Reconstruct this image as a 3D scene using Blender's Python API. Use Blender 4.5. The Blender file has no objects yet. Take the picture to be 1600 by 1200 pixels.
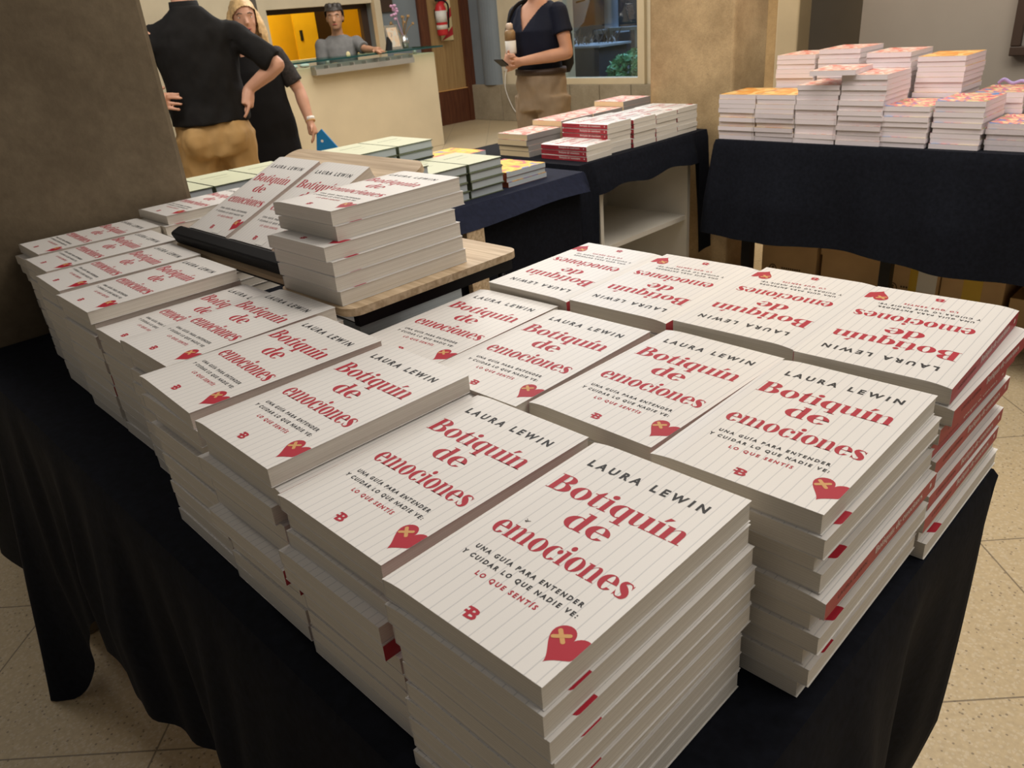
import bpy, bmesh, math, random
from mathutils import Vector, Matrix, noise

S = bpy.context.scene
COL = S.collection
PI = math.pi
rnd = random.Random(7)

# ------------------------------------------------------------------ camera
cam_data = bpy.data.cameras.new('camera')
cam_data.sensor_width = 36.0
cam_data.lens = 1206.0 / 1600.0 * 36.0
cam_data.clip_start = 0.02
cam_data.clip_end = 100.0
cam_data.dof.use_dof = True
cam_data.dof.focus_distance = 0.85
cam_data.dof.aperture_fstop = 20.0
cam = bpy.data.objects.new('camera', cam_data)
COL.objects.link(cam)
RX = Vector((0.70793639, 0.70153872, -0.08166694))
DN = Vector((0.25404161, -0.36082205, -0.89736855))
FW = Vector((-0.65900601, 0.61453305, -0.43365908))
cam.matrix_world = Matrix(((RX.x, -DN.x, -FW.x, 0.0), (RX.y, -DN.y, -FW.y, 0.0),
                           (RX.z, -DN.z, -FW.z, 1.28), (0, 0, 0, 1)))
S.camera = cam

# ------------------------------------------------------------------ light
world = bpy.data.worlds.new('world')
S.world = world
world.use_nodes = True
world.node_tree.nodes['Background'].inputs[0].default_value = (1.0, 0.93, 0.85, 1)
world.node_tree.nodes['Background'].inputs[1].default_value = 0.15


def area(name, loc, size, energy, color=(1, 0.925, 0.835), target=None):
    d = bpy.data.lights.new(name, 'AREA')
    d.shape = 'RECTANGLE'
    d.size, d.size_y = size
    d.energy = energy
    d.color = color
    o = bpy.data.objects.new(name, d)
    COL.objects.link(o)
    o.location = loc
    if target is not None:
        o.rotation_euler = (Vector(target) - Vector(loc)).to_track_quat('-Z', 'Y').to_euler()
    return o


area('ceiling_lamp_over_tables', (-0.7, 2.2, 3.1), (2.2, 1.2), 73)
area('ceiling_lamp_over_aisle', (1.5, 1.3, 3.1), (1.5, 1.5), 30)
area('ceiling_lamp_over_lobby', (-5.2, 4.6, 3.2), (3.0, 2.5), 150)
area('ceiling_lamp_over_people', (-3.1, 0.7, 3.2), (1.5, 1.5), 75)
area('ceiling_lamp_by_pillar', (-2.25, 4.15, 3.0), (0.5, 0.5), 30, (1, 0.76, 0.45))
area('booth_lamp', (-8.9, 5.2, 2.6), (0.8, 0.8), 40, (1, 0.8, 0.4))
area('evening_sky_light', (-6.5, 11.5, 4.0), (5, 4), 480, (0.50, 0.72, 1.0), (-6.3, 8.6, 0.5))
S.view_settings.view_transform = 'Standard'
S.view_settings.look = 'None'
S.view_settings.gamma = 1.0
S.view_settings.use_curve_mapping = False
S.view_settings.exposure = -0.06


# ------------------------------------------------------------------ materials
def mat(name, col, rough=0.6, metal=0.0, spec=0.4, noise_amt=0.0, noise_scale=20.0, bump=0.0, alpha=None, emit=None):
    m = bpy.data.materials.new(name)
    m.use_nodes = True
    nt = m.node_tree
    b = nt.nodes['Principled BSDF']
    b.inputs['Base Color'].default_value = (*col, 1)
    b.inputs['Roughness'].default_value = rough
    b.inputs['Metallic'].default_value = metal
    b.inputs['Specular IOR Level'].default_value = spec
    if emit:
        b.inputs['Emission Color'].default_value = (*emit[:3], 1)
        b.inputs['Emission Strength'].default_value = emit[3]
    if noise_amt or bump:
        tc = nt.nodes.new('ShaderNodeTexCoord')
        n = nt.nodes.new('ShaderNodeTexNoise')
        n.inputs['Scale'].default_value = noise_scale
        n.inputs['Detail'].default_value = 6
        nt.links.new(tc.outputs['Object'], n.inputs['Vector'])
        if noise_amt:
            r = nt.nodes.new('ShaderNodeValToRGB')
            r.color_ramp.elements[0].position = 0.3
            r.color_ramp.elements[1].position = 0.7
            r.color_ramp.elements[0].color = (*[c * (1 - noise_amt) for c in col], 1)
            r.color_ramp.elements[1].color = (*[min(1, c * (1 + noise_amt)) for c in col], 1)
            nt.links.new(n.outputs['Fac'], r.inputs['Fac'])
            nt.links.new(r.outputs['Color'], b.inputs['Base Color'])
        if bump:
            bp = nt.nodes.new('ShaderNodeBump')
            bp.inputs['Strength'].default_value = bump
            bp.inputs['Distance'].default_value = 0.01
            nt.links.new(n.outputs['Fac'], bp.inputs['Height'])
            nt.links.new(bp.outputs['Normal'], b.inputs['Normal'])
    return m


def N(nt, kind, **kw):
    n = nt.nodes.new(kind)
    for k, v in kw.items():
        if k in n.inputs:
            n.inputs[k].default_value = v
        else:
            setattr(n, k, v)
    return n


def math_node(nt, op, a, b=None):
    n = nt.nodes.new('ShaderNodeMath')
    n.operation = op
    for i, v in enumerate((a, b)):
        if v is None:
            continue
        if isinstance(v, (int, float)):
            n.inputs[i].default_value = v
        else:
            nt.links.new(v, n.inputs[i])
    return n.outputs[0]


def cover_material():
    """white matt cover printed with the thin grey ruled lines of a notebook page"""
    m = mat('ruled_cover', (0.71, 0.685, 0.655), 0.40, spec=0.4)
    nt = m.node_tree
    b = nt.nodes['Principled BSDF']
    tc = N(nt, 'ShaderNodeTexCoord')
    sx = N(nt, 'ShaderNodeSeparateXYZ')
    nz = N(nt, 'ShaderNodeTexNoise', Scale=60.0)
    nt.links.new(tc.outputs['Object'], sx.inputs[0])
    nt.links.new(tc.outputs['Object'], nz.inputs['Vector'])
    wob = math_node(nt, 'MULTIPLY', nz.outputs['Fac'], 0.0006)
    x = math_node(nt, 'ADD', sx.outputs[0], wob)
    x = math_node(nt, 'ADD', x, 0.0752)
    f = math_node(nt, 'FRACT', math_node(nt, 'DIVIDE', x, 0.0094))
    d = math_node(nt, 'ABSOLUTE', math_node(nt, 'SUBTRACT', f, 0.5))
    line = math_node(nt, 'LESS_THAN', d, 0.045)
    f2 = math_node(nt, 'MULTIPLY', line, 0.62)
    mix = N(nt, 'ShaderNodeMixRGB')
    mix.inputs[1].default_value = (0.71, 0.685, 0.655, 1)
    mix.inputs[2].default_value = (0.42, 0.42, 0.43, 1)
    nt.links.new(f2, mix.inputs[0])
    nt.links.new(mix.outputs[0], b.inputs['Base Color'])
    return m


def page_material(name, col, dark):
    """a block of page edges: very fine layers"""
    m = mat(name, col, 0.85, spec=0.15)
    nt = m.node_tree
    b = nt.nodes['Principled BSDF']
    tc = N(nt, 'ShaderNodeTexCoord')
    mp = N(nt, 'ShaderNodeMapping')
    mp.inputs['Scale'].default_value = (3, 3, 1500)
    n = N(nt, 'ShaderNodeTexNoise', Scale=1.0, Detail=3.0)
    nt.links.new(tc.outputs['Object'], mp.inputs[0])
    nt.links.new(mp.outputs[0], n.inputs['Vector'])
    r = N(nt, 'ShaderNodeValToRGB')
    r.color_ramp.elements[0].position = 0.30
    r.color_ramp.elements[1].position = 0.62
    r.color_ramp.elements[0].color = (*dark, 1)
    r.color_ramp.elements[1].color = (*col, 1)
    nt.links.new(n.outputs['Fac'], r.inputs['Fac'])
    nt.links.new(r.outputs['Color'], b.inputs['Base Color'])
    return m


def concrete(name, a, bcol, scale=3.0, holes=True):
    m = mat(name, a, 0.85, spec=0.2)
    nt = m.node_tree
    b = nt.nodes['Principled BSDF']
    tc = N(nt, 'ShaderNodeTexCoord')
    n1 = N(nt, 'ShaderNodeTexNoise', Scale=scale, Detail=8.0, Roughness=0.65)
    n2 = N(nt, 'ShaderNodeTexNoise', Scale=scale * 30, Detail=3.0)
    vo = N(nt, 'ShaderNodeTexVoronoi', Scale=scale * 5)
    for n in (n1, n2, vo):
        nt.links.new(tc.outputs['Object'], n.inputs['Vector'])
    r = N(nt, 'ShaderNodeValToRGB')
    r.color_ramp.elements[0].position = 0.32
    r.color_ramp.elements[1].position = 0.68
    r.color_ramp.elements[0].color = (*a, 1)
    r.color_ramp.elements[1].color = (*bcol, 1)
    nt.links.new(n1.outputs['Fac'], r.inputs['Fac'])
    mul = N(nt, 'ShaderNodeMixRGB', blend_type='MULTIPLY')
    mul.inputs[0].default_value = 0.35
    nt.links.new(r.outputs['Color'], mul.inputs[1])
    nt.links.new(n2.outputs['Fac'], mul.inputs[2])
    out = mul.outputs[0]
    if holes:
        h = math_node(nt, 'LESS_THAN', vo.outputs['Distance'], 0.045)
        mx = N(nt, 'ShaderNodeMixRGB')
        nt.links.new(math_node(nt, 'MULTIPLY', h, 0.8), mx.inputs[0])
        nt.links.new(out, mx.inputs[1])
        mx.inputs[2].default_value = (*[c * 0.3 for c in a], 1)
        out = mx.outputs[0]
    nt.links.new(out, b.inputs['Base Color'])
    bp = N(nt, 'ShaderNodeBump', Strength=0.25, Distance=0.004)
    nt.links.new(n2.outputs['Fac'], bp.inputs['Height'])
    nt.links.new(bp.outputs['Normal'], b.inputs['Normal'])
    return m


def terrazzo():
    m = mat('terrazzo_tiles', (0.5, 0.42, 0.3), 0.42, spec=0.4)
    nt = m.node_tree
    b = nt.nodes['Principled BSDF']
    tc = N(nt, 'ShaderNodeTexCoord')
    base = N(nt, 'ShaderNodeTexNoise', Scale=2.0, Detail=5.0)
    v1 = N(nt, 'ShaderNodeTexVoronoi', Scale=150.0)
    v2 = N(nt, 'ShaderNodeTexVoronoi', Scale=100.0)
    n3 = N(nt, 'ShaderNodeTexNoise', Scale=85.0, Detail=4.0)
    for n in (base, v1, v2, n3):
        nt.links.new(tc.outputs['Object'], n.inputs['Vector'])
    r = N(nt, 'ShaderNodeValToRGB')
    r.color_ramp.elements[0].color = (0.50, 0.39, 0.235, 1)
    r.color_ramp.elements[1].color = (0.58, 0.46, 0.285, 1)
    nt.links.new(base.outputs['Fac'], r.inputs['Fac'])
    # pale chips
    mx = N(nt, 'ShaderNodeMixRGB')
    sepc = N(nt, 'ShaderNodeSeparateColor')
    nt.links.new(v1.outputs['Color'], sepc.inputs[0])
    pale = math_node(nt, 'MULTIPLY', math_node(nt, 'GREATER_THAN', sepc.outputs[0], 0.62),
                     math_node(nt, 'LESS_THAN', v1.outputs['Distance'], 0.55))
    nt.links.new(math_node(nt, 'MULTIPLY', pale, 0.42), mx.inputs[0])
    nt.links.new(r.outputs['Color'], mx.inputs[1])
    mx.inputs[2].default_value = (0.66, 0.57, 0.42, 1)
    # dark specks
    sep2 = N(nt, 'ShaderNodeSeparateColor')
    nt.links.new(v2.outputs['Color'], sep2.inputs[0])
    dk = math_node(nt, 'MULTIPLY', math_node(nt, 'GREATER_THAN', sep2.outputs[1], 0.72),
                   math_node(nt, 'LESS_THAN', v2.outputs['Distance'], 0.25))
    mx2 = N(nt, 'ShaderNodeMixRGB')
    nt.links.new(math_node(nt, 'MULTIPLY', dk, 0.7), mx2.inputs[0])
    nt.links.new(mx.outputs[0], mx2.inputs[1])
    mx2.inputs[2].default_value = (0.16, 0.12, 0.08, 1)
    mm = N(nt, 'ShaderNodeMixRGB', blend_type='MULTIPLY')
    mm.inputs[0].default_value = 0.35
    nt.links.new(mx2.outputs[0], mm.inputs[1])
    nt.links.new(n3.outputs['Fac'], mm.inputs[2])
    # joints, set at 45 degrees to the tables
    sx = N(nt, 'ShaderNodeSeparateXYZ')
    nt.links.new(tc.outputs['Object'], sx.inputs[0])
    u = math_node(nt, 'MULTIPLY', math_node(nt, 'ADD', sx.outputs[0], sx.outputs[1]), 0.7071)
    v = math_node(nt, 'MULTIPLY', math_node(nt, 'SUBTRACT', sx.outputs[1], sx.outputs[0]), 0.7071)
    js = []
    for q, off in ((u, 1.068), (v, 1.556)):
        f = math_node(nt, 'FRACT', math_node(nt, 'DIVIDE', math_node(nt, 'ADD', q, 20 * 0.472 - off + 0.236), 0.472))
        js.append(math_node(nt, 'LESS_THAN', math_node(nt, 'ABSOLUTE', math_node(nt, 'SUBTRACT', f, 0.5)), 0.0042))
    j = math_node(nt, 'MAXIMUM', js[0], js[1])
    mx3 = N(nt, 'ShaderNodeMixRGB')
    nt.links.new(math_node(nt, 'MULTIPLY', j, 0.75), mx3.inputs[0])
    nt.links.new(mm.outputs[0], mx3.inputs[1])
    mx3.inputs[2].default_value = (0.10, 0.075, 0.05, 1)
    nt.links.new(mx3.outputs[0], b.inputs['Base Color'])
    return m


def wood(name, a, c, scale=(2, 30, 30), rough=0.5):
    m = mat(name, a, rough, spec=0.35)
    nt = m.node_tree
    b = nt.nodes['Principled BSDF']
    tc = N(nt, 'ShaderNodeTexCoord')
    mp = N(nt, 'ShaderNodeMapping')
    mp.inputs['Scale'].default_value = scale
    n = N(nt, 'ShaderNodeTexNoise', Scale=2.0, Detail=6.0, Distortion=0.6)
    nt.links.new(tc.outputs['Object'], mp.inputs[0])
    nt.links.new(mp.outputs[0], n.inputs['Vector'])
    r = N(nt, 'ShaderNodeValToRGB')
    r.color_ramp.elements[0].position = 0.35
    r.color_ramp.elements[1].position = 0.65
    r.color_ramp.elements[0].color = (*a, 1)
    r.color_ramp.elements[1].color = (*c, 1)
    nt.links.new(n.outputs['Fac'], r.inputs['Fac'])
    nt.links.new(r.outputs['Color'], b.inputs['Base Color'])
    return m


def patches(name, cols, scale=12.0, rough=0.4):
    """a printed colour illustration of soft patches"""
    m = mat(name, cols[0], rough)
    nt = m.node_tree
    b = nt.nodes['Principled BSDF']
    tc = N(nt, 'ShaderNodeTexCoord')
    n = N(nt, 'ShaderNodeTexNoise', Scale=scale, Detail=1.5, Distortion=1.2)
    nt.links.new(tc.outputs['Object'], n.inputs['Vector'])
    r = N(nt, 'ShaderNodeValToRGB')
    r.color_ramp.interpolation = 'CONSTANT'
    els = r.color_ramp.elements
    while len(els) < len(cols):
        els.new(0.5)
    for i, c in enumerate(cols):
        els[i].position = 0.0 if i == 0 else 0.30 + 0.40 * i / len(cols)
        els[i].color = (*c, 1)
    nt.links.new(n.outputs['Fac'], r.inputs['Fac'])
    nt.links.new(r.outputs['Color'], b.inputs['Base Color'])
    return m


M = {}
M['cover'] = cover_material()
M['plain'] = mat('white_card', (0.70, 0.675, 0.645), 0.45)
M['pages'] = page_material('cream_page_edges', (0.73, 0.68, 0.60), (0.61, 0.56, 0.48))
M['red'] = mat('red_print', (0.40, 0.016, 0.034), 0.5, spec=0.2)
M['spine_red'] = mat('red_spine', (0.40, 0.035, 0.048), 0.45, noise_amt=0.12, noise_scale=40)
M['ink'] = mat('charcoal_print', (0.022, 0.022, 0.025), 0.5, spec=0.2)
M['white_ink'] = mat('white_print', (0.75, 0.68, 0.64), 0.5)
M['dark_red'] = mat('dark_red_print', (0.16, 0.012, 0.02), 0.5)
M['gold'] = mat('gold_print', (0.60, 0.33, 0.12), 0.5, spec=0.2)
M['black_cloth'] = mat('black_cloth', (0.0062, 0.0074, 0.0120), 0.85, spec=0.12, noise_amt=0.3, noise_scale=90, bump=0.04)
M['navy_cloth'] = mat('navy_cloth', (0.009, 0.012, 0.028), 0.85, spec=0.2, noise_amt=0.2, noise_scale=60, bump=0.1)
M['pale_wood'] = wood('pale_wood', (0.40, 0.285, 0.17), (0.62, 0.48, 0.32), (2, 50, 50))
M['pale_wood_edge'] = wood('pale_wood_edge', (0.40, 0.29, 0.17), (0.48, 0.36, 0.22), (3, 3, 90))
M['black_metal'] = mat('black_metal', (0.012, 0.012, 0.014), 0.4, 0.6)
M['black_rubber'] = mat('black_rubber', (0.008, 0.008, 0.009), 0.65, spec=0.2)
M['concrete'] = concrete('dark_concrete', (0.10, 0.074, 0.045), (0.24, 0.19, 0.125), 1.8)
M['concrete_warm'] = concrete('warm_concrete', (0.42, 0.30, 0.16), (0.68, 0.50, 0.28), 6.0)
M['floor'] = terrazzo()
M['white_panel'] = mat('white_laminate', (0.66, 0.62, 0.54), 0.4)
M['cream_paint'] = mat('cream_paint', (0.62, 0.52, 0.35), 0.6, noise_amt=0.05, noise_scale=3)
M['cream_wall'] = mat('cream_wall', (0.60, 0.52, 0.37), 0.8, noise_amt=0.08, noise_scale=4)
M['grey_wall'] = mat('grey_wall', (0.33, 0.29, 0.24), 0.8, noise_amt=0.06, noise_scale=3)
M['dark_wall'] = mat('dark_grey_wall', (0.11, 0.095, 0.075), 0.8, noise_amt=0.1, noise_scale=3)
M['blue_wall'] = mat('blue_grey_paint', (0.19, 0.225, 0.255), 0.6, noise_amt=0.06, noise_scale=4)
M['stone'] = concrete('stone_plinth', (0.30, 0.25, 0.17), (0.42, 0.36, 0.26), 4.0, False)
M['brown_wood'] = wood('dark_door_wood', (0.075, 0.024, 0.012), (0.12, 0.042, 0.02), (20, 20, 2))
M['tan_panel'] = wood('tan_door_panel', (0.30, 0.19, 0.08), (0.38, 0.25, 0.11), (14, 14, 1))
M['yellow_wall'] = mat('yellow_paint', (0.80, 0.50, 0.015), 0.6, noise_amt=0.05, noise_scale=5)
M['dark_wood'] = mat('dark_brown_frame', (0.05, 0.03, 0.02), 0.5)
M['steel'] = mat('brushed_grey_metal', (0.36, 0.34, 0.30), 0.4, 0.3)
M['box_card'] = mat('brown_cardboard', (0.52, 0.35, 0.18), 0.85, noise_amt=0.08, noise_scale=9)
M['box_print'] = mat('dark_box_print', (0.10, 0.065, 0.035), 0.85)
M['skin'] = mat('warm_skin', (0.56, 0.30, 0.20), 0.5, noise_amt=0.07, noise_scale=14)
M['skin_tan'] = mat('tan_skin', (0.40, 0.215, 0.13), 0.5, noise_amt=0.07, noise_scale=14)
M['blonde'] = mat('blonde_hair', (0.62, 0.42, 0.20), 0.5, noise_amt=0.25, noise_scale=45)
M['dark_hair'] = mat('dark_hair', (0.028, 0.022, 0.018), 0.5, noise_amt=0.3, noise_scale=40)
M['brown_hair'] = mat('grey_brown_hair', (0.12, 0.08, 0.05), 0.55, noise_amt=0.25, noise_scale=40)
M['shirt_black'] = mat('black_shirt', (0.0085, 0.008, 0.008), 0.85, spec=0.2, noise_amt=0.2, noise_scale=25)
M['dress_black'] = mat('black_dress', (0.007, 0.0065, 0.007), 0.85, spec=0.15)
M['lace'] = mat('black_lace', (0.022, 0.017, 0.015), 0.8, noise_amt=0.5, noise_scale=70)
M['khaki'] = mat('khaki_trousers', (0.37, 0.225, 0.085), 0.8, noise_amt=0.12, noise_scale=9)
M['beige'] = mat('beige_trousers', (0.30, 0.225, 0.15), 0.8, noise_amt=0.1, noise_scale=10)
M['navy_tee'] = mat('navy_t_shirt', (0.010, 0.013, 0.028), 0.8, spec=0.2)
M['grey_tee'] = mat('grey_t_shirt', (0.15, 0.15, 0.15), 0.85, noise_amt=0.1, noise_scale=20)
M['eye_white'] = mat('eye_white', (0.7, 0.66, 0.6), 0.3)
M['lip'] = mat('lip', (0.36, 0.09, 0.07), 0.45)
M['mouth'] = mat('open_mouth', (0.05, 0.012, 0.012), 0.6)
M['ext_red'] = mat('extinguisher_red', (0.55, 0.03, 0.035), 0.35)
M['chev_red'] = mat('sign_red', (0.50, 0.03, 0.045), 0.5)
M['chev_cream'] = mat('sign_cream', (0.72, 0.63, 0.36), 0.5)
M['paper_white'] = mat('white_paper', (0.72, 0.70, 0.66), 0.6)
M['blue_bag'] = mat('blue_folder', (0.012, 0.19, 0.46), 0.4)
M['black'] = mat('matt_black', (0.012, 0.012, 0.012), 0.6)
M['green_cover'] = mat('pale_green_cover', (0.50, 0.52, 0.37), 0.5)
M['green_edge'] = mat('dark_green_board_edge', (0.10, 0.12, 0.07), 0.6)
M['blue_pages'] = page_material('cool_page_edges', (0.50, 0.55, 0.57), (0.38, 0.42, 0.45))
M['pink_pages'] = page_material('pinkish_page_edges', (0.86, 0.78, 0.81), (0.73, 0.66, 0.69))
M['warm_pages'] = page_material('warm_page_edges', (0.88, 0.70, 0.43), (0.76, 0.60, 0.36))
M['grey_spine'] = mat('grey_cover', (0.25, 0.23, 0.22), 0.5)
M['orange_art'] = patches('orange_cover_art', [(0.75, 0.42, 0.12), (0.72, 0.30, 0.06), (0.80, 0.55, 0.22), (0.55, 0.12, 0.07)], 7)
M['yellow_art'] = patches('yellow_cover_art', [(0.55, 0.10, 0.12), (0.85, 0.42, 0.02), (0.88, 0.55, 0.05), (0.12, 0.18, 0.45)], 11)
M['multi_art'] = patches('floral_cover_art', [(0.08, 0.25, 0.58), (0.70, 0.12, 0.16), (0.78, 0.62, 0.36), (0.72, 0.20, 0.22), (0.22, 0.40, 0.12)], 17)
M['pink_art'] = patches('pink_cover_art', [(0.74, 0.55, 0.50), (0.66, 0.20, 0.16), (0.76, 0.62, 0.56), (0.70, 0.34, 0.22)], 12)
M['red_brown'] = mat('red_brown_spine', (0.30, 0.07, 0.03), 0.5)
M['dark_art'] = patches('dark_cover_art', [(0.022, 0.012, 0.012), (0.06, 0.048, 0.038), (0.02, 0.02, 0.018), (0.08, 0.07, 0.055)], 9, 0.5)
M['leaf'] = patches('green_leaves', [(0.05, 0.18, 0.08), (0.10, 0.32, 0.14), (0.20, 0.48, 0.24)], 14, 0.6)
M['dusk_dark'] = mat('dark_facade', (0.05, 0.06, 0.085), 0.7, noise_amt=0.25, noise_scale=3)
M['dusk_pale'] = mat('pale_facade', (0.36, 0.38, 0.42), 0.7)
M['banner'] = mat('white_banner', (0.30, 0.33, 0.37), 0.7)
M['lilac'] = mat('lilac_ribbon', (0.42, 0.33, 0.62), 0.5)
M['amber'] = mat('amber_plastic', (0.60, 0.28, 0.02), 0.35)
M['yellow_tape'] = mat('yellow_tape', (0.58, 0.38, 0.03), 0.4)
M['orchid'] = mat('pink_petals', (0.52, 0.30, 0.44), 0.6)
M['silver'] = mat('silver', (0.6, 0.6, 0.58), 0.25, 0.9)
M['bottle_tan'] = mat('tan_bottle', (0.30, 0.19, 0.09), 0.35)
M['bottle_cap'] = mat('pale_bottle_cap', (0.66, 0.52, 0.42), 0.4)
M['dark_denim'] = mat('dark_trousers', (0.02, 0.022, 0.03), 0.85)
M['shoe'] = mat('dark_leather', (0.02, 0.015, 0.012), 0.5)


def glass_material(name, col, rough=0.02, refl=0.07):
    m = bpy.data.materials.new(name)
    m.use_nodes = True
    nt = m.node_tree
    nt.nodes.remove(nt.nodes['Principled BSDF'])
    out = nt.nodes['Material Output']
    tr = N(nt, 'ShaderNodeBsdfTransparent')
    tr.inputs[0].default_value = (*col, 1)
    gl = N(nt, 'ShaderNodeBsdfGlossy')
    gl.inputs['Roughness'].default_value = rough
    mx = N(nt, 'ShaderNodeMixShader')
    mx.inputs[0].default_value = refl
    nt.links.new(tr.outputs[0], mx.inputs[1])
    nt.links.new(gl.outputs[0], mx.inputs[2])
    nt.links.new(mx.outputs[0], out.inputs[0])
    return m


M['glass'] = glass_material('window_glass', (0.86, 0.92, 0.96))
M['green_glass'] = glass_material('green_edge_glass', (0.72, 0.86, 0.83))
M['teal_edge'] = mat('dark_teal_glass_edge', (0.015, 0.06, 0.06), 0.15)
M['film'] = glass_material('clear_shrink_film', (0.985, 0.985, 0.985), 0.10, 0.10)


# ------------------------------------------------------------------ mesh helpers
class MB:
    """collects shapes, then links them as ONE mesh object"""

    def __init__(self):
        self.v, self.f, self.m = [], [], []

    def add(self, vs, fs, mi=0):
        o = len(self.v)
        self.v += [tuple(p) for p in vs]
        for f in fs:
            self.f.append([i + o for i in f])
            self.m.append(mi)
        return self

    def box(self, x0, x1, y0, y1, z0, z1, mi=0, tf=None):
        p = [Vector((x, y, z)) for z in (z0, z1) for x, y in ((x0, y0), (x1, y0), (x1, y1), (x0, y1))]
        if tf:
            p = [tf @ q for q in p]
        return self.add(p, [(3, 2, 1, 0), (4, 5, 6, 7), (0, 1, 5, 4), (1, 2, 6, 5), (2, 3, 7, 6), (3, 0, 4, 7)], mi)

    def poly(self, pts, mi=0):
        return self.add(pts, [list(range(len(pts)))], mi)

    def prism(self, outline, z0, z1, mi=0, tf=None):
        n = len(outline)
        p = [Vector((x, y, z0)) for x, y in outline] + [Vector((x, y, z1)) for x, y in outline]
        if tf:
            p = [tf @ q for q in p]
        fs = [list(range(n))[::-1], list(range(n, 2 * n))]
        fs += [(i, (i + 1) % n, n + (i + 1) % n, n + i) for i in range(n)]
        return self.add(p, fs, mi)

    def tube(self, pts, rad, n=10, mi=0, flat=1.0):
        """tube through points with a radius per point; closed ends"""
        pts = [Vector(p) for p in pts]
        if not hasattr(rad, '__len__'):
            rad = [rad] * len(pts)
        vs, fs = [], []
        prev = None
        for i, p in enumerate(pts):
            t = (pts[min(i + 1, len(pts) - 1)] - pts[max(i - 1, 0)]).normalized()
            a = prev if prev is not None else (Vector((0, 0, 1)) if abs(t.z) < 0.9 else Vector((1, 0, 0)))
            a = (a - t * a.dot(t)).normalized()
            prev = a
            b = t.cross(a)
            for k in range(n):
                th = 2 * PI * k / n
                vs.append(p + a * (rad[i] * math.cos(th)) + b * (rad[i] * flat * math.sin(th)))
        for i in range(len(pts) - 1):
            for k in range(n):
                fs.append((i * n + k, i * n + (k + 1) % n, (i + 1) * n + (k + 1) % n, (i + 1) * n + k))
        fs.append(list(range(n))[::-1])
        fs.append([(len(pts) - 1) * n + k for k in range(n)])
        return self.add(vs, fs, mi)

    def rings(self, rows, n=20, mi=0):
        """stack of horizontal ellipses (cx, cy, z, rx, ry)"""
        vs, fs = [], []
        for cx, cy, z, rx, ry in rows:
            for k in range(n):
                th = 2 * PI * k / n
                vs.append((cx + rx * math.cos(th), cy + ry * math.sin(th), z))
        for i in range(len(rows) - 1):
            for k in range(n):
                fs.append((i * n + k, i * n + (k + 1) % n, (i + 1) * n + (k + 1) % n, (i + 1) * n + k))
        fs.append(list(range(n))[::-1])
        fs.append([(len(rows) - 1) * n + k for k in range(n)])
        return self.add(vs, fs, mi)

    def ball(self, c, r, n=12, mi=0, tf=None):
        if not hasattr(r, '__len__'):
            r = (r, r, r)
        vs, fs = [], []
        m = n // 2
        for i in range(m + 1):
            ph = PI * i / m
            for k in range(n):
                th = 2 * PI * k / n
                q = Vector((r[0] * math.sin(ph) * math.cos(th), r[1] * math.sin(ph) * math.sin(th), r[2] * math.cos(ph)))
                if tf:
                    q = tf @ q
                vs.append(Vector(c) + q)
        for i in range(m):
            for k in range(n):
                fs.append((i * n + k, (i + 1) * n + k, (i + 1) * n + (k + 1) % n, i * n + (k + 1) % n))
        return self.add(vs, fs, mi)

    def mesh(self, name, mats, smooth=False, merge=False):
        me = bpy.data.meshes.new(name)
        me.from_pydata(self.v, [], self.f)
        for m_ in (mats if isinstance(mats, (list, tuple)) else [mats]):
            me.materials.append(m_)
        me.polygons.foreach_set('material_index', self.m)
        if smooth:
            me.polygons.foreach_set('use_smooth', [True] * len(me.polygons))
        me.update()
        bm = bmesh.new()
        bm.from_mesh(me)
        if merge:
            bmesh.ops.remove_doubles(bm, verts=bm.verts, dist=1e-6)
        bmesh.ops.recalc_face_normals(bm, faces=bm.faces)
        bm.to_mesh(me)
        bm.free()
        return me

    def build(self, name, mats, parent=None, smooth=False, bevel=0.0, merge=False):
        o = bpy.data.objects.new(name, self.mesh(name, mats, smooth, merge))
        COL.objects.link(o)
        if parent:
            o.parent = parent
        if bevel:
            md = o.modifiers.new('bevel', 'BEVEL')
            md.width = bevel
            md.segments = 2
            md.limit_method = 'ANGLE'
        return o


def tag(o, label=None, cat=None, group=None, kind=None):
    if label:
        o['label'] = label
    if cat:
        o['category'] = cat
    if group:
        o['group'] = group
    if kind:
        o['kind'] = kind
    return o


def thing(name, label, cat, loc=(0, 0, 0), rz=0.0, group=None):
    o = bpy.data.objects.new(name, None)
    o.empty_display_size = 0.05
    COL.objects.link(o)
    o.location = loc
    o.rotation_euler = (0, 0, rz)
    return tag(o, label, cat, group)


def struct(name, mb, m, **kw):
    return tag(mb.build(name, m, **kw), kind='structure')


def copy_thing(root, loc, rot, label, group=None, zs=1.0):
    r = root.copy()
    COL.objects.link(r)
    r.location = loc
    r.rotation_euler = rot if hasattr(rot, '__len__') else (0, 0, rot)
    r.scale = (1, 1, zs)
    r['label'] = label
    if group:
        r['group'] = group
    for ch in root.children:
        c = ch.copy()
        COL.objects.link(c)
        c.parent = r
        for g in ch.children:
            d = g.copy()
            COL.objects.link(d)
            d.parent = c
    return r

# ------------------------------------------------------------------ lettering
def ell(cx, cy, rx, ry, a0=0, a1=360, n=28):
    return [(cx + rx * math.cos(math.radians(a0 + (a1 - a0) * i / n)), cy + ry * math.sin(math.radians(a0 + (a1 - a0) * i / n)))
            for i in range(n + 1)]


def ring(o, i):
    return [[o[k], o[k + 1], i[k + 1], i[k]] for k in range(len(o) - 1)]


def rect(x0, y0, x1, y1):
    return [[(x0, y0), (x1, y0), (x1, y1), (x0, y1)]]


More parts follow.
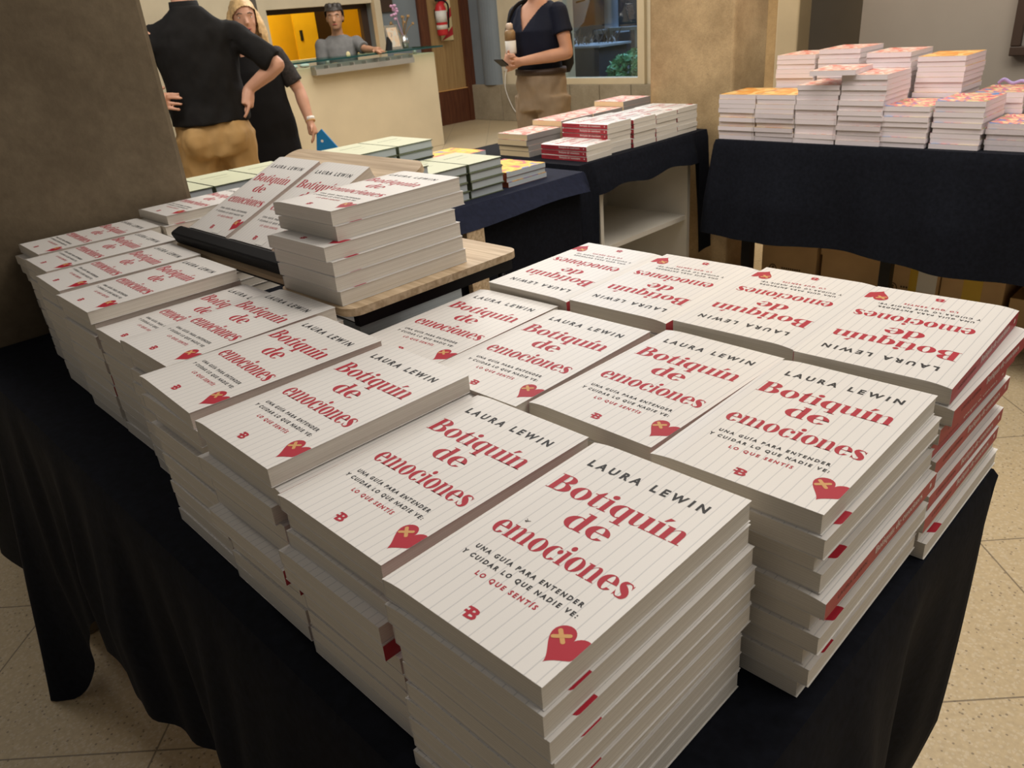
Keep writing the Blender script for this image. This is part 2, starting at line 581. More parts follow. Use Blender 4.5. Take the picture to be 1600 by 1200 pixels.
def stroke(pts):
    """ribbon through (x, y, half width) points"""
    L, R_ = [], []
    for i, (x, y, w) in enumerate(pts):
        a, b = pts[max(i - 1, 0)], pts[min(i + 1, len(pts) - 1)]
        dx, dy = b[0] - a[0], b[1] - a[1]
        q = math.hypot(dx, dy) or 1
        L.append((x - dy / q * w, y + dx / q * w))
        R_.append((x + dy / q * w, y - dx / q * w))
    return ring(L, R_)


def curve(pts, n=6):
    """Catmull-Rom through tuples"""
    out = []
    P = [pts[0]] + list(pts) + [pts[-1]]
    for i in range(1, len(P) - 2):
        for k in range(n):
            t = k / n
            out.append(tuple(0.5 * ((2 * P[i][j]) + (-P[i - 1][j] + P[i + 1][j]) * t
                                    + (2 * P[i - 1][j] - 5 * P[i][j] + 4 * P[i + 1][j] - P[i + 2][j]) * t * t
                                    + (-P[i - 1][j] + 3 * P[i][j] - 3 * P[i + 1][j] + P[i + 2][j]) * t ** 3)
                             for j in range(len(pts[0]))))
    out.append(tuple(pts[-1]))
    return out


SER = 0.055


def arch(x):
    o = curve([(x + 0.0, 0.74), (x + 0.12, 0.93), (x + 0.34, 1.03), (x + 0.52, 0.93), (x + 0.58, 0.70)])
    i = curve([(x + 0.0, 0.68), (x + 0.08, 0.84), (x + 0.20, 0.95), (x + 0.28, 0.92), (x + 0.30, 0.70)])
    return ring(o, i) + rect(x + 0.30, 0, x + 0.58, 0.72) + rect(x + 0.20, 0, x + 0.68, SER)


def stem(x, y0=0.0, y1=1.0, w=0.28):
    return rect(x, y0, x + w, y1)


def bowl(cx, a0=0, a1=360):
    return ring(ell(cx, 0.5, 0.50, 0.525, a0, a1), ell(cx + 0.015, 0.5, 0.165, 0.475, a0, a1))


def glyph(c):
    """a heavy, high-contrast roman: returns (polygons, advance); the x-height is 1"""
    if c == 'o':
        return bowl(0.53), 1.08
    if c == 'e':
        return bowl(0.53, 0, 322) + rect(0.34, 0.50, 1.02, 0.56), 1.06
    if c == 'c':
        return bowl(0.53, 62, 322) + [ell(0.80, 0.74, 0.15, 0.16)], 1.0
    if c == 'n':
        return stem(0.08) + rect(-0.02, 0.945, 0.1, 1.0) + rect(-0.02, 0, 0.46, SER) + arch(0.36), 1.08
    if c == 'm':
        return stem(0.08) + rect(-0.02, 0.945, 0.1, 1.0) + rect(-0.02, 0, 0.46, SER) + arch(0.36) + arch(0.94), 1.66
    if c == 'u':
        o = curve([(0.08, 0.30), (0.14, 0.06), (0.32, -0.03), (0.54, 0.06), (0.66, 0.26)])
        i = curve([(0.36, 0.30), (0.38, 0.09), (0.47, 0.05), (0.58, 0.15), (0.66, 0.32)])
        return (stem(0.08, 0.29, 1.0) + rect(-0.02, 0.945, 0.1, 1.0) + ring(o, i) + stem(0.66)
                + rect(0.56, 0.945, 0.68, 1.0) + rect(0.92, 0, 1.04, SER)), 1.08
    if c in 'ií':
        p = stem(0.1) + rect(0.0, 0.945, 0.12, 1.0) + rect(0.0, 0, 0.48, SER)
        p += [ell(0.24, 1.29, 0.165, 0.165)] if c == 'i' else [[(0.20, 1.13), (0.28, 1.13), (0.58, 1.46), (0.32, 1.50)]]
        return p, 0.52
    if c == 't':
        o = curve([(0.12, 0.30), (0.16, 0.06), (0.34, -0.03), (0.54, 0.02), (0.66, 0.18)])
        i = curve([(0.40, 0.30), (0.40, 0.10), (0.46, 0.05), (0.56, 0.08), (0.63, 0.20)])
        return [[(0.12, 0.29), (0.40, 0.29), (0.40, 1.34), (0.34, 1.34), (0.12, 0.98)]] + rect(-0.02, 0.945, 0.62, 1.0) + ring(o, i), 0.68
    if c == 'd':
        return bowl(0.51, 60, 300) + stem(0.66, 0, 1.46) + rect(0.54, 1.405, 0.68, 1.46) + rect(0.92, 0, 1.04, SER) \
            + [[(0.60, 0.02), (0.68, 0.10), (0.68, 0.0)], [(0.60, 0.98), (0.68, 0.88), (0.68, 1.0)]], 1.06
    if c == 'q':
        return bowl(0.51, 60, 300) + stem(0.66, -0.44, 1.0) + rect(0.52, -0.44, 1.06, -0.44 + SER) \
            + [[(0.60, 0.02), (0.68, 0.10), (0.68, 0.0)], [(0.60, 0.98), (0.68, 0.88), (0.68, 1.0)]], 1.06
    if c == 's':
        return stroke(curve([(0.70, 0.80, 0.02), (0.60, 0.95, 0.035), (0.42, 0.99, 0.04), (0.22, 0.92, 0.11), (0.19, 0.74, 0.15),
                             (0.42, 0.54, 0.19), (0.64, 0.32, 0.16), (0.62, 0.10, 0.12), (0.42, 0.015, 0.04), (0.24, 0.05, 0.03),
                             (0.13, 0.22, 0.02)])) + [[(0.74, 0.66), (0.74, 1.0), (0.66, 0.86)], [(0.08, 0.0), (0.08, 0.36), (0.18, 0.12)]], 0.84
    if c == 'B':
        hi, lo = (0.56, 1.09), (0.58, 0.39)
        return (stem(0.10, 0, 1.44, 0.34) + rect(-0.03, 0, 0.60, SER) + rect(-0.03, 1.385, 0.58, 1.44) + rect(0.44, 0.745, 0.60, 0.80)
                + ring(ell(*hi, 0.48, 0.35, -90, 90), ell(*hi, 0.13, 0.295, -90, 90))
                + ring(ell(*lo, 0.58, 0.40, -90, 90), ell(*lo, 0.20, 0.345, -90, 90))), 1.22
    return [], 0.4


def serif_line(text, x0, x1, y0, xh):
    """polygons of a line fitted between x0 and x1 on baseline y0"""
    polys, x = [], 0.0
    for c in text:
        g, adv = glyph(c)
        polys += [[(px + x, py) for px, py in p] for p in g]
        x += adv
    k = (x1 - x0) / x
    return [[(x0 + px * k, y0 + py * xh) for px, py in p] for p in polys]


def sans_line(text, x0, x1, y0, cap, weight=0.02, spacing=1.2):
    """built-in sans letters, turned into flat polygons fitted to a width and cap height"""
    def raw(t):
        cu = bpy.data.curves.new('letters', 'FONT')
        cu.body = t
        cu.space_character = spacing
        cu.offset = weight
        cu.resolution_u = 2
        ob = bpy.data.objects.new('letters', cu)
        COL.objects.link(ob)
        dg = bpy.context.evaluated_depsgraph_get()
        me = bpy.data.meshes.new_from_object(ob.evaluated_get(dg))
        ps = [[(me.vertices[i].co.x, me.vertices[i].co.y) for i in p.vertices] for p in me.polygons]
        bpy.data.objects.remove(ob)
        bpy.data.curves.remove(cu)
        bpy.data.meshes.remove(me)
        return ps
    ref = [q[1] for p in raw('E') for q in p]
    ky = cap / (max(ref) - min(ref))
    ps = raw(text)
    xs = [q[0] for p in ps for q in p]
    kx = (x1 - x0) / (max(xs) - min(xs))
    return [[(x0 + (a - min(xs)) * kx, y0 + (b - min(ref)) * ky) for a, b in p] for p in ps]


# ------------------------------------------------------------------ the red-titled paperback
BW, BH, BT = 0.15, 0.23, 0.0188


def top_z(x, t=BT, w=BW):
    d = max(0.0, 1 - (x + w / 2) / 0.026)
    return t - 0.0028 * d * d


def paperback_meshes():
    cv = MB()
    xs = [BW / 2, 0.03, -0.02, -0.045, -0.055, -0.062, -0.068, -0.072, -BW / 2]
    outer = [(x, top_z(x)) for x in xs] + [(-BW / 2, 0.0), (BW / 2, 0.0)]
    th = 0.0005
    inner = [(x, top_z(x) - th) for x in xs[:-1]] + [(-BW / 2 + th, top_z(-BW / 2) - th), (-BW / 2 + th, th), (BW / 2, th)]
    n = len(outer)
    ya, yb = -BH / 2, BH / 2
    for k in range(n - 1):
        (xa, za), (xb, zb) = outer[k], outer[k + 1]
        mi = 0 if k < len(xs) - 1 else (1 if k == len(xs) - 1 else 2)
        cv.add([(xa, ya, za), (xa, yb, za), (xb, yb, zb), (xb, ya, zb)], [(0, 1, 2, 3)], mi)
        (xc, zc), (xd, zd) = inner[k], inner[k + 1]
        cv.add([(xc, ya, zc), (xc, yb, zc), (xd, yb, zd), (xd, ya, zd)], [(3, 2, 1, 0)], 2)
        for y in (ya, yb):
            cv.add([(xa, y, za), (xb, y, zb), (xd, y, zd), (xc, y, zc)], [(0, 1, 2, 3)], 2)
    for a, b in ((outer[0], inner[0]), (outer[-1], inner[-1])):
        cv.add([(a[0], ya, a[1]), (a[0], yb, a[1]), (b[0], yb, b[1]), (b[0], ya, b[1])], [(0, 1, 2, 3)], 2)

    def on_top(polys, mi, lift=0.00015):
        for p in polys:
            q = []
            for a, b in p:
                x, y = a / 100 - BW / 2, b / 100 - BH / 2
                q.append((x, y, top_z(x) + lift))
            cv.poly(q, mi)
    on_top(sans_line('LAURA LEWIN', 2.1, 13.2, 19.45, 1.0, 0.042, 1.65), 3)
    on_top(serif_line('Botiquín', 1.45, 13.85, 15.15, 1.58), 4)
    on_top(serif_line('de', 5.6, 9.6, 12.05, 1.58), 4)
    on_top(serif_line('emociones', 1.85, 14.2, 8.45, 1.56), 4)
    on_top(sans_line('UNA GUÍA PARA ENTENDER', 2.7, 12.6, 6.28, 0.46, 0.045, 1.55), 3)
    on_top(sans_line('Y CUIDAR LO QUE NADIE VE:', 2.3, 12.9, 5.32, 0.46, 0.045, 1.55), 3)
    on_top(sans_line('LO QUE SENTÍS', 4.85, 10.45, 4.22, 0.46, 0.045, 1.55), 4)
    # publisher's mark: a rounded capital B over a flag-like bar
    on_top(sans_line('B', 7.2, 8.1, 1.0, 1.0, 0.035), 4)
    on_top([[(6.95, 1.38), (7.25, 1.38), (7.25, 1.58), (6.95, 1.58)], [(6.95, 1.78), (7.25, 1.78), (7.25, 1.98), (7.0, 1.98)]], 4)
    # heart, cut by the edge of the cover, with a crossed plaster
    hp = []
    for k in range(48):
        t = 2 * PI * k / 48
        hx, hy = 16 * math.sin(t) ** 3, 13 * math.cos(t) - 5 * math.cos(2 * t) - 2 * math.cos(3 * t) - math.cos(4 * t)
        a = math.radians(10)
        X = 14.0 + 0.100 * (hx * math.cos(a) + hy * math.sin(a))
        Y = 3.22 + 0.108 * (hy * math.cos(a) - hx * math.sin(a))
        hp.append((min(X, 15.0), Y))
    on_top([hp], 4)
    for ang in (38, -42):
        a = math.radians(ang)
        pl = []
        for cx, sgn in ((0.52, 1), (-0.52, -1)):
            for q in range(-90, 91, 30):
                th_ = math.radians(q)
                u, v = cx + sgn * 0.15 * math.cos(th_), sgn * 0.15 * math.sin(th_)
                pl.append((13.25 + u * math.cos(a) - v * math.sin(a), 3.65 + u * math.sin(a) + v * math.cos(a)))
        on_top([pl], 5, 0.0003 if ang > 0 else 0.00025)

    # spine lettering, reading from head to tail
    def on_spine(polys, mi):
        for p in polys:
            cv.poly([(-BW / 2 - 0.00012, BH / 2 - a / 100, b / 100) for a, b in p], mi)
    on_spine(serif_line('Botiquín', 9.2, 13.2, 0.62, 0.52), 6)
    on_spine(serif_line('de', 13.5, 14.7, 0.62, 0.52), 6)
    on_spine(serif_line('emociones', 15.0, 19.6, 0.62, 0.52), 6)
    on_spine(sans_line('LAURA LEWIN', 2.2, 7.6, 0.65, 0.42, 0.02, 1.2), 7)
    on_spine(sans_line('B', 21.4, 21.9, 0.65, 0.5, 0.06), 6)
    cover = cv.mesh('cover', [M['cover'], M['spine_red'], M['plain'], M['ink'], M['red'], M['gold'], M['white_ink'], M['dark_red']])
    pg = MB()
    e = 0.0001
    prof = [(BW / 2 - 0.0012, top_z(BW / 2) - th - e)] + [(x, top_z(x) - th - e) for x in xs[1:-1]] + \
           [(-BW / 2 + th + e, top_z(-BW / 2 + th) - th - e), (-BW / 2 + th + e, th + e), (BW / 2 - 0.0012, th + e)]
    yy = BH / 2 - 0.0004
    m = len(prof)
    pg.add([(x, -yy, z) for x, z in prof] + [(x, yy, z) for x, z in prof],
           [list(range(m)), list(range(m, 2 * m))[::-1]] + [(i, (i + 1) % m, m + (i + 1) % m, m + i) for i in range(m)])
    return cover, pg.mesh('page_block', M['pages'])


def generic_meshes(w, h, t, cover_m, edge_m, page_m, hard=False, art=None):
    th = 0.0025 if hard else 0.0006
    over = 0.003 if hard else 0.0002
    cv = MB()
    cv.box(-w / 2, w / 2, -h / 2, h / 2, t - th, t, 1)
    cv.box(-w / 2, w / 2, -h / 2, h / 2, 0, th, 1)
    cv.box(-w / 2, -w / 2 + th, -h / 2, h / 2, th, t - th, 1)
    cv.poly([(-w / 2, -h / 2, t + 5e-5), (w / 2, -h / 2, t + 5e-5), (w / 2, h / 2, t + 5e-5), (-w / 2, h / 2, t + 5e-5)], 0)
    mats = [cover_m, edge_m]
    if art:
        polys, am = art
        for p in polys:
            cv.poly([(a - w / 2, b - h / 2, t + 0.0002) for a, b in p], 2)
        mats.append(am)
    pg = MB().box(-w / 2 + th + 1e-4, w / 2 - over, -h / 2 + over, h / 2 - over, th + 1e-4, t - th - 1e-4)
    return cv.mesh('cover', mats), pg.mesh('page_block', page_m)


KINDS = {}


def kind(key, name, meshes, t):
    KINDS[key] = (name, meshes, t)


kind('red', 'paperback', paperback_meshes(), BT)
LIT = [[(0.03 + 0.005 * i, 0.15), (0.033 + 0.005 * i, 0.15), (0.034 + 0.005 * i, 0.157), (0.031 + 0.005 * i, 0.158)] for i in range(17)] + \
      [[(0.05, 0.11), (0.10, 0.11), (0.10, 0.112), (0.05, 0.112)]]
kind('green', 'hardcover_book', generic_meshes(0.146, 0.225, 0.0268, M['green_cover'], M['green_edge'], M['blue_pages'], True, (LIT, M['green_edge'])), 0.0268)
kind('orange', 'softcover_book', generic_meshes(0.155, 0.21, 0.0165, M['orange_art'], M['plain'], M['pink_pages']), 0.0165)
kind('floral', 'picture_book', generic_meshes(0.15, 0.21, 0.0165, M['multi_art'], M['plain'], M['pink_pages']), 0.0165)
kind('pinkish', 'softcover_book', generic_meshes(0.155, 0.21, 0.0165, M['pink_art'], M['plain'], M['pink_pages']), 0.0165)
kind('yellow', 'picture_book', generic_meshes(0.19, 0.20, 0.0165, M['yellow_art'], M['red_brown'], M['blue_pages']), 0.0165)
kind('cream', 'novel', generic_meshes(0.165, 0.20, 0.0215, M['pink_art'], M['grey_spine'], M['warm_pages']), 0.0215)
kind('dark', 'art_book', generic_meshes(0.15, 0.24, 0.030, M['dark_art'], M['black'], M['blue_pages'], True), 0.03)

ORD = ['topmost', 'second from top', 'third from top', 'fourth from top', 'fifth from top', 'sixth from top', 'seventh from top',
       'eighth from top', 'ninth from top', 'tenth from top', 'eleventh from top', 'twelfth from top', 'thirteenth from top', 'fourteenth from top', 'fifteenth from top', 'sixteenth from top', 'seventeenth from top', 'eighteenth from top']
MASTER = {}


def place_book(key, loc, rot, label, group, zs=1.0):
    name, (cm, pm), t = KINDS[key]
    if key not in MASTER:
        r = thing(name, label, 'book', loc, 0, group)
        r.rotation_euler = rot if hasattr(rot, '__len__') else (0, 0, rot)
        r.scale = (1, 1, zs)
        for nm, me in (('cover', cm), ('page_block', pm)):
            o = bpy.data.objects.new(nm, me)
            COL.objects.link(o)
            o.parent = r
        MASTER[key] = r
        return r
    return copy_thing(MASTER[key], loc, rot, label, group, zs)


def stack(key, x, y, z0, z1, n, rot, where, group, look='white red-titled paperback', flips=(), jit=0.0025, shifts=None, top_rot=None, turn=PI):
    """n books piled from z0 to z1; flips: indices from the top (0) that lie the other way round"""
    t = KINDS[key][2]
    zs = (z1 - z0) / n / (t + 0.0002)
    for i in range(n):
        lvl = n - 1 - i
        dx, dy = (rnd.uniform(-jit, jit), rnd.uniform(-jit, jit)) if i else (0, 0)
        if shifts and i in shifts:
            dx, dy = shifts[i]
        r = (rot if top_rot is None or i else top_rot) + (turn if i in flips else 0) + (rnd.uniform(-0.008, 0.008) if i else 0)
        extra = ''
        if i == 0:
            o = 'topmost'
        elif i == n - 1:
            o = 'bottom one'
        else:
            o = ORD[i]
        place_book(key, (x + dx, y + dy, z0 + lvl * (z1 - z0) / n), r, f'{look}, {o} of the {where}', group, zs)

# ------------------------------------------------------------------ setting
struct('floor', MB().box(-14, 4, -4, 14, -0.1, 0.0), M['floor'])

# left pillar, beside the end of the main table
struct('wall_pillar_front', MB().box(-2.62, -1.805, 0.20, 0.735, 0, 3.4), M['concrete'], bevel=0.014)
# pillar behind the corner where two tables meet
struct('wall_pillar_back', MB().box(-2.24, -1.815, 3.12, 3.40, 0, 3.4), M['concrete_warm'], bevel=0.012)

# far wall with the ticket opening and the door, seen beyond the counter
W0 = -8.2
mb = MB()
mb.box(W0 - 0.25, W0, 2.0, 4.60, 0, 3.4)
mb.box(W0 - 0.25, W0, 4.60, 5.99, 0, 0.98)
mb.box(W0 - 0.25, W0, 4.60, 5.99, 1.50, 3.4)
struct('wall_ticket_booth', mb, M['cream_wall'])
struct('wall_blue', MB().box(W0 - 0.25, W0, 5.99, 6.62, 0, 3.4), M['blue_wall'])
struct('wall_shade_strip', MB().box(W0, W0 + 0.012, 4.30, 4.50, 0, 3.4), M['dark_wall'])  # flat strip, its dark colour stands in for the shade of a recess
struct('trim_booth_jamb', MB().box(W0 - 0.02, W0 + 0.05, 5.97, 6.06, 0.0, 3.4), M['cream_wall'])
mb = MB()
mb.box(W0 - 0.20, W0 - 0.14, 4.60, 5.99, 1.45, 1.50)
mb.box(W0 - 0.20, W0 - 0.14, 5.90, 5.99, 0.98, 1.45)
struct('trim_booth_frame', mb, M['dark_wood'])
mb = MB()
mb.box(-10.0, -9.95, 3.6, 7.2, 0, 3.0)
mb.box(-10.0, W0 - 0.25, 7.15, 7.2, 0, 3.0)
mb.box(-10.0, W0 - 0.25, 3.6, 3.65, 0, 3.0)
struct('wall_booth_inside', mb, M['yellow_wall'])
dr = thing('inner_door', 'dark brown door inside the yellow ticket booth, behind the grey-shirted person', 'door', (-9.93, 6.30, 0))
MB().box(0, 0.04, -0.17, 0.17, 0, 2.05).build('door_leaf', M['dark_wood'], dr)
dr = thing('sliding_panel', 'yellow sliding door panel with a dark pull inside the ticket booth', 'door', (-9.4, 5.60, 0))
MB().box(0, 0.03, 0.0, 0.32, 0, 2.0).build('door_leaf', M['yellow_wall'], dr)
MB().box(0.03, 0.04, 0.06, 0.10, 1.16, 1.28).build('handle', M['black'], dr)

# brown door
dr = thing('door_1', None, None, (W0, 0, 0))
dr['kind'] = 'structure'
mb = MB()
mb.box(-0.2, 0.04, 6.62, 6.76, 0, 3.4)
mb.box(-0.2, 0.04, 7.31, 7.45, 0, 3.4)
mb.box(-0.1, 0.02, 6.76, 7.31, 0.0, 0.42)
mb.build('door_frame', M['brown_wood'], dr)
MB().box(-0.1, 0.0, 6.76, 7.31, 0.42, 3.4).build('panel', M['tan_panel'], dr)
mb = MB().box(-0.12, 0.03, 6.76, 7.31, 0.415, 0.425)
mb.build('rail', M['gold'], dr)

# wall with the shop window
WY = 7.45
mb = MB()
mb.box(-8.2, -7.66, WY, WY + 0.25, 0.44, 3.4)
struct('wall_blue_pier', mb, M['blue_wall'])
mb = MB()
cyl = [(-7.80 + 0.16 * math.cos(2 * PI * k / 24), WY - 0.0 + 0.10 * math.sin(2 * PI * k / 24)) for k in range(24)]
mb.prism(cyl, 0.44, 3.4)
struct('wall_round_column', mb, M['blue_wall'])
mb = MB()
mb.box(-7.66, -6.62, WY, WY + 0.25, 0.44, 3.4)
mb.box(-5.42, -4.2, WY, WY + 0.25, 0.44, 3.4)
mb.box(-6.62, -5.42, WY, WY + 0.25, 2.6, 3.4)
struct('wall_window', mb, M['cream_wall'])
mb = MB()
for i, x in enumerate((-8.2, -7.62, -6.9, -6.45, -6.0, -5.55, -5.1, -4.65)):
    mb.box(x + 0.004, (-7.62, -6.9, -6.45, -6.0, -5.55, -5.1, -4.65, -4.2)[i] - 0.004, WY - 0.07, WY + 0.25, 0, 0.44)
struct('wall_stone_base', mb, M['stone'], bevel=0.006)
mb = MB()
mb.box(-6.66, -5.38, WY - 0.05, WY + 0.08, 0.442, 0.51)
mb.box(-5.47, -5.38, WY - 0.05, WY + 0.08, 0.51, 2.6)
mb.box(-6.66, -6.58, WY - 0.05, WY + 0.08, 0.51, 2.6)
w1 = struct('window_1', mb, M['cream_paint'])
struct('window_1_pane', MB().box(-6.58, -5.47, WY + 0.02, WY + 0.028, 0.51, 2.6), M['glass'], parent=w1)
so = tag(MB().box(-7.60, -7.53, WY - 0.012, WY, 0.60, 0.72).build('wall_socket', M['white_panel']), 'small cream wall socket beside the window above the stone base', 'socket')
pts = curve([(-7.55, WY - 0.02, 0.60), (-7.52, WY - 0.085, 0.42), (-7.46, WY - 0.085, 0.25), (-7.36, WY - 0.09, 0.12), (-7.2, WY - 0.10, 0.05), (-6.9, WY - 0.1, 0.02)], 5)
tag(MB().tube(pts, 0.006, 6).build('cable', M['paper_white'], smooth=True), 'thin white cable drooping over the stone wall base', 'cable')

# outside, beyond the window
struct('ground_outside', MB().box(-12, -2, WY + 0.3, 14, -0.12, 0.0), M['dusk_dark'])
struct('wall_facade_outside', MB().box(-12, -2, 12.5, 12.8, 0, 5), M['dusk_dark'])
pl = thing('stone_planter', 'dark stone planter with a pale ledge seen through the window', 'planter', (-7.40, 8.9, 0))
MB().box(-0.5, 0.42, -0.3, 0.3, 0, 0.76).build('body', M['dusk_dark'], pl)
MB().box(-0.54, 0.47, -0.34, 0.34, 0.76, 0.785).build('ledge', M['dusk_pale'], pl)
rr = random.Random(3)
mb = MB()
for k in range(60):
    a = rr.uniform(0, 2 * PI)
    c = Vector((rr.uniform(-0.4, 0.35), rr.uniform(-0.25, 0.25), 0.785))
    d = Vector((math.cos(a) * 0.12, math.sin(a) * 0.12, rr.uniform(0.06, 0.2)))
    s_ = d.cross(Vector((0, 0, 1))).normalized() * 0.025
    mb.add([c, c + d * 0.5 + s_, c + d, c + d * 0.5 - s_], [(0, 1, 2, 3)])
mb.build('foliage', M['brown_hair'], pl)
cl = thing('outdoor_column', 'pale blue-white column standing outside beyond the window', 'column', (-8.33, 10.6, 0))
MB().rings([(0, 0, 0.35, 0.11, 0.11), (0, 0, 3.2, 0.10, 0.10)], 20).build('shaft', M['dusk_pale'], cl, smooth=True)
MB().box(-0.19, 0.19, -0.19, 0.19, 0, 0.35).build('base', M['dusk_pale'], cl)
MB().box(-0.2, 0.2, -0.2, 0.2, 0.84, 0.90).build('ring', M['dusk_pale'], cl)
tag(MB().box(-8.1, -7.5, 10.2, 10.3, 0.88, 0.93).box(-8.05, -8.0, 10.22, 10.28, 0, 0.88).box(-7.6, -7.55, 10.22, 10.28, 0, 0.88).build('outdoor_bench_rail', M['dusk_pale']),
    'pale rail on thin posts outside beyond the window', 'railing')
mb = MB()
for k in range(900):
    th, ph = rr.uniform(0, 2 * PI), math.acos(rr.uniform(-0.5, 1))
    r_ = rr.uniform(0.75, 1.05)
    c = Vector((0.37 * r_ * math.sin(ph) * math.cos(th), 0.34 * r_ * math.sin(ph) * math.sin(th), 0.36 + 0.33 * r_ * math.cos(ph)))
    n_ = Vector((rr.gauss(0, 1), rr.gauss(0, 1), rr.gauss(0, 1))).normalized()
    t_ = n_.orthogonal().normalized() * 0.05
    b_ = n_.cross(t_).normalized() * 0.026
    mb.add([c - t_, c + b_, c + t_, c - b_], [(0, 1, 2, 3)])
bu = thing('bush', 'round green bush outside behind the window glass', 'bush', (-6.52, 8.75, 0))
mb.build('foliage', M['leaf'], bu)
MB().tube([(0, 0, 0), (0.02, 0, 0.4)], [0.03, 0.02], 8).build('trunk', M['brown_hair'], bu)
bn = thing('banner', 'pale hanging banner with dark lettering along its edge outside the window', 'banner', (-6.90, 8.2, 0))
MB().prism([(-0.52, 1.05), (-0.12, 0.98), (0.02, 1.08), (0.12, 1.3), (0.12, 2.4), (-0.52, 2.4)], -0.006, 0.006, tf=Matrix.Rotation(PI / 2, 4, 'X')).build('cloth', M['banner'], bn)
mb = MB()
for i, chs in enumerate('AMINORTA'):
    for p in sans_line(chs, 0, 0.045, 0, 0.055, 0.03):
        mb.poly([(-0.20 + b, -0.0072, 1.10 + i * 0.07 + a) for a, b in p])
for z in (1.30, 1.40):
    mb.poly([(-0.09, -0.0072, z), (0.06, -0.0072, z + 0.02), (0.06, -0.0072, z + 0.035), (-0.09, -0.0072, z + 0.02)])
mb.build('lettering', M['black'], bn)
MB().box(-0.55, 0.15, -0.012, 0.012, 2.4, 2.43).box(-0.55, -0.52, -0.012, 0.012, 0, 2.43).build('stand', M['dusk_dark'], bn)

# walls and panels behind the right-hand table
mb = MB().box(-3.2, -2.45, 4.75, 4.85, 0, 3.4)
struct('wall_panel_warm', mb, M['concrete_warm'])
mb = MB().box(-2.47, -2.33, 4.72, 4.88, 0, 3.4)
struct('trim_panel_edge', mb, M['cream_wall'], bevel=0.01)
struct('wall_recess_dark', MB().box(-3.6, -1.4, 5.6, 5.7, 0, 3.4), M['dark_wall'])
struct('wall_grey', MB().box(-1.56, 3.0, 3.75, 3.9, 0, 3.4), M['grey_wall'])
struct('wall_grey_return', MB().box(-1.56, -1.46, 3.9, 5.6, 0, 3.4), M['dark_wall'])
tvp = thing('framed_screen', 'dark framed panel hung on the grey wall at the top right corner', 'screen', (-0.55, 3.75, 0.96))
mb = MB()
mb.box(-0.40, 0.40, -0.04, 0, 0, 0.035)
mb.box(-0.40, -0.365, -0.04, 0, 0.035, 0.5)
mb.box(0.365, 0.40, -0.04, 0, 0.035, 0.5)
mb.box(-0.40, 0.40, -0.04, 0, 0.5, 0.535)
mb.build('frame', M['dark_wood'], tvp, bevel=0.004)
MB().box(-0.365, 0.365, -0.02, 0, 0.035, 0.5).build('panel', M['steel'], tvp)

# ------------------------------------------------------------------ counter
CT = thing('reception_counter', 'cream panelled reception counter with a green glass top', 'counter', (-6.93, 5.75, 0), math.radians(0))
MB().box(-0.05, 0.02, -2.6, 0, 0, 0.955).build('front_panel', M['cream_paint'], CT, bevel=0.004)
MB().box(-0.62, -0.05, -0.05, 0, 0, 0.955).build('side_panel', M['cream_paint'], CT)
gt = MB().box(-0.42, 0.10, -2.6, 0.06, 1.000, 1.015).build('glass_top', M['green_glass'], CT)
MB().box(0.1005, 0.1025, -2.6, 0.0625, 1.000, 1.015).box(-0.42, 0.1005, 0.0605, 0.0625, 1.000, 1.015).build('glass_edge', M['teal_edge'], gt)
for y in (-2.2, -1.3, -0.22):
    MB().tube([(-0.03, y, 0.955), (-0.03, y, 1.0)], 0.02, 12).build('standoff', M['steel'], CT, smooth=True)
tr = thing('leaflet_tray', 'long grey metal tray of eight slanted compartments on the counter front', 'tray', (-6.908, 5.40, 0.885))
mb = MB()
mb.box(0.0, 0.09, -1.18, 0.0, 0.0, 0.012)
mb.box(0.08, 0.09, -1.18, 0.0, 0.012, 0.05)
mb.box(0.0, 0.01, -1.18, 0.0, 0.012, 0.085)
mb.build('body', M['steel'], tr)
for k in range(9):
    MB().box(0.01, 0.08, -1.18 + k * 0.1465, -1.172 + k * 0.1465, 0.012, 0.075).build('divider', M['steel'], tr)
for k in range(2):
    tag(MB().ball((-7.02, 4.10 + 0.13 * k, 0.975), (0.035, 0.055, 0.02), 12).build('white_roll', M['paper_white'], smooth=True),
        ['white object lying under the glass top at the counter end', 'white object under the glass top, nearer the grey tray'][k], 'object')
fr = thing('photo_frame', 'silver framed photograph standing on the glass counter top', 'picture frame', (-7.12, 5.42, 1.0165))
tf = Matrix.Rotation(-0.22, 4, 'Y')
MB().box(-0.008, 0.0, -0.085, 0.085, 0, 0.24, 0, tf).build('frame', M['silver'], fr)
MB().box(0.0, 0.002, -0.065, 0.065, 0.025, 0.215, 0, tf).build('photo', patches('photo_print', [(0.55, 0.5, 0.42), (0.62, 0.45, 0.3), (0.35, 0.3, 0.26)], 14), fr)
tag(MB().prism([(-0.02, 0), (0.05, 0), (0.06, 0.07), (0.02, 0.13)], 0, 0.03, tf=Matrix.Translation((-7.05, 5.24, 1.0165)) @ Matrix.Rotation(PI / 2, 4, 'Z') @ Matrix.Rotation(PI / 2, 4, 'X')).build('card_holder', M['black']),
    'small black holder beside the silver frame on the counter', 'holder')
vs = thing('orchid_vase', 'glass vase with pink orchids and dried stems on the counter top', 'vase', (-7.2, 5.60, 1.0165))
MB().rings([(0, 0, 0, 0.035, 0.035), (0, 0, 0.06, 0.05, 0.05), (0, 0, 0.13, 0.03, 0.03)], 14).build('vase', M['silver'], vs, smooth=True)
mb, mb2 = MB(), MB()
for k in range(9):
    a = rr.uniform(0, 2 * PI)
    tip = Vector((0.12 * math.cos(a), 0.12 * math.sin(a), rr.uniform(0.18, 0.32)))
    mb.tube([(0, 0, 0.1), tip * 0.6 + Vector((0, 0, 0.06)), tip], 0.004, 5)
    mb.ball(tip, 0.016, 6)
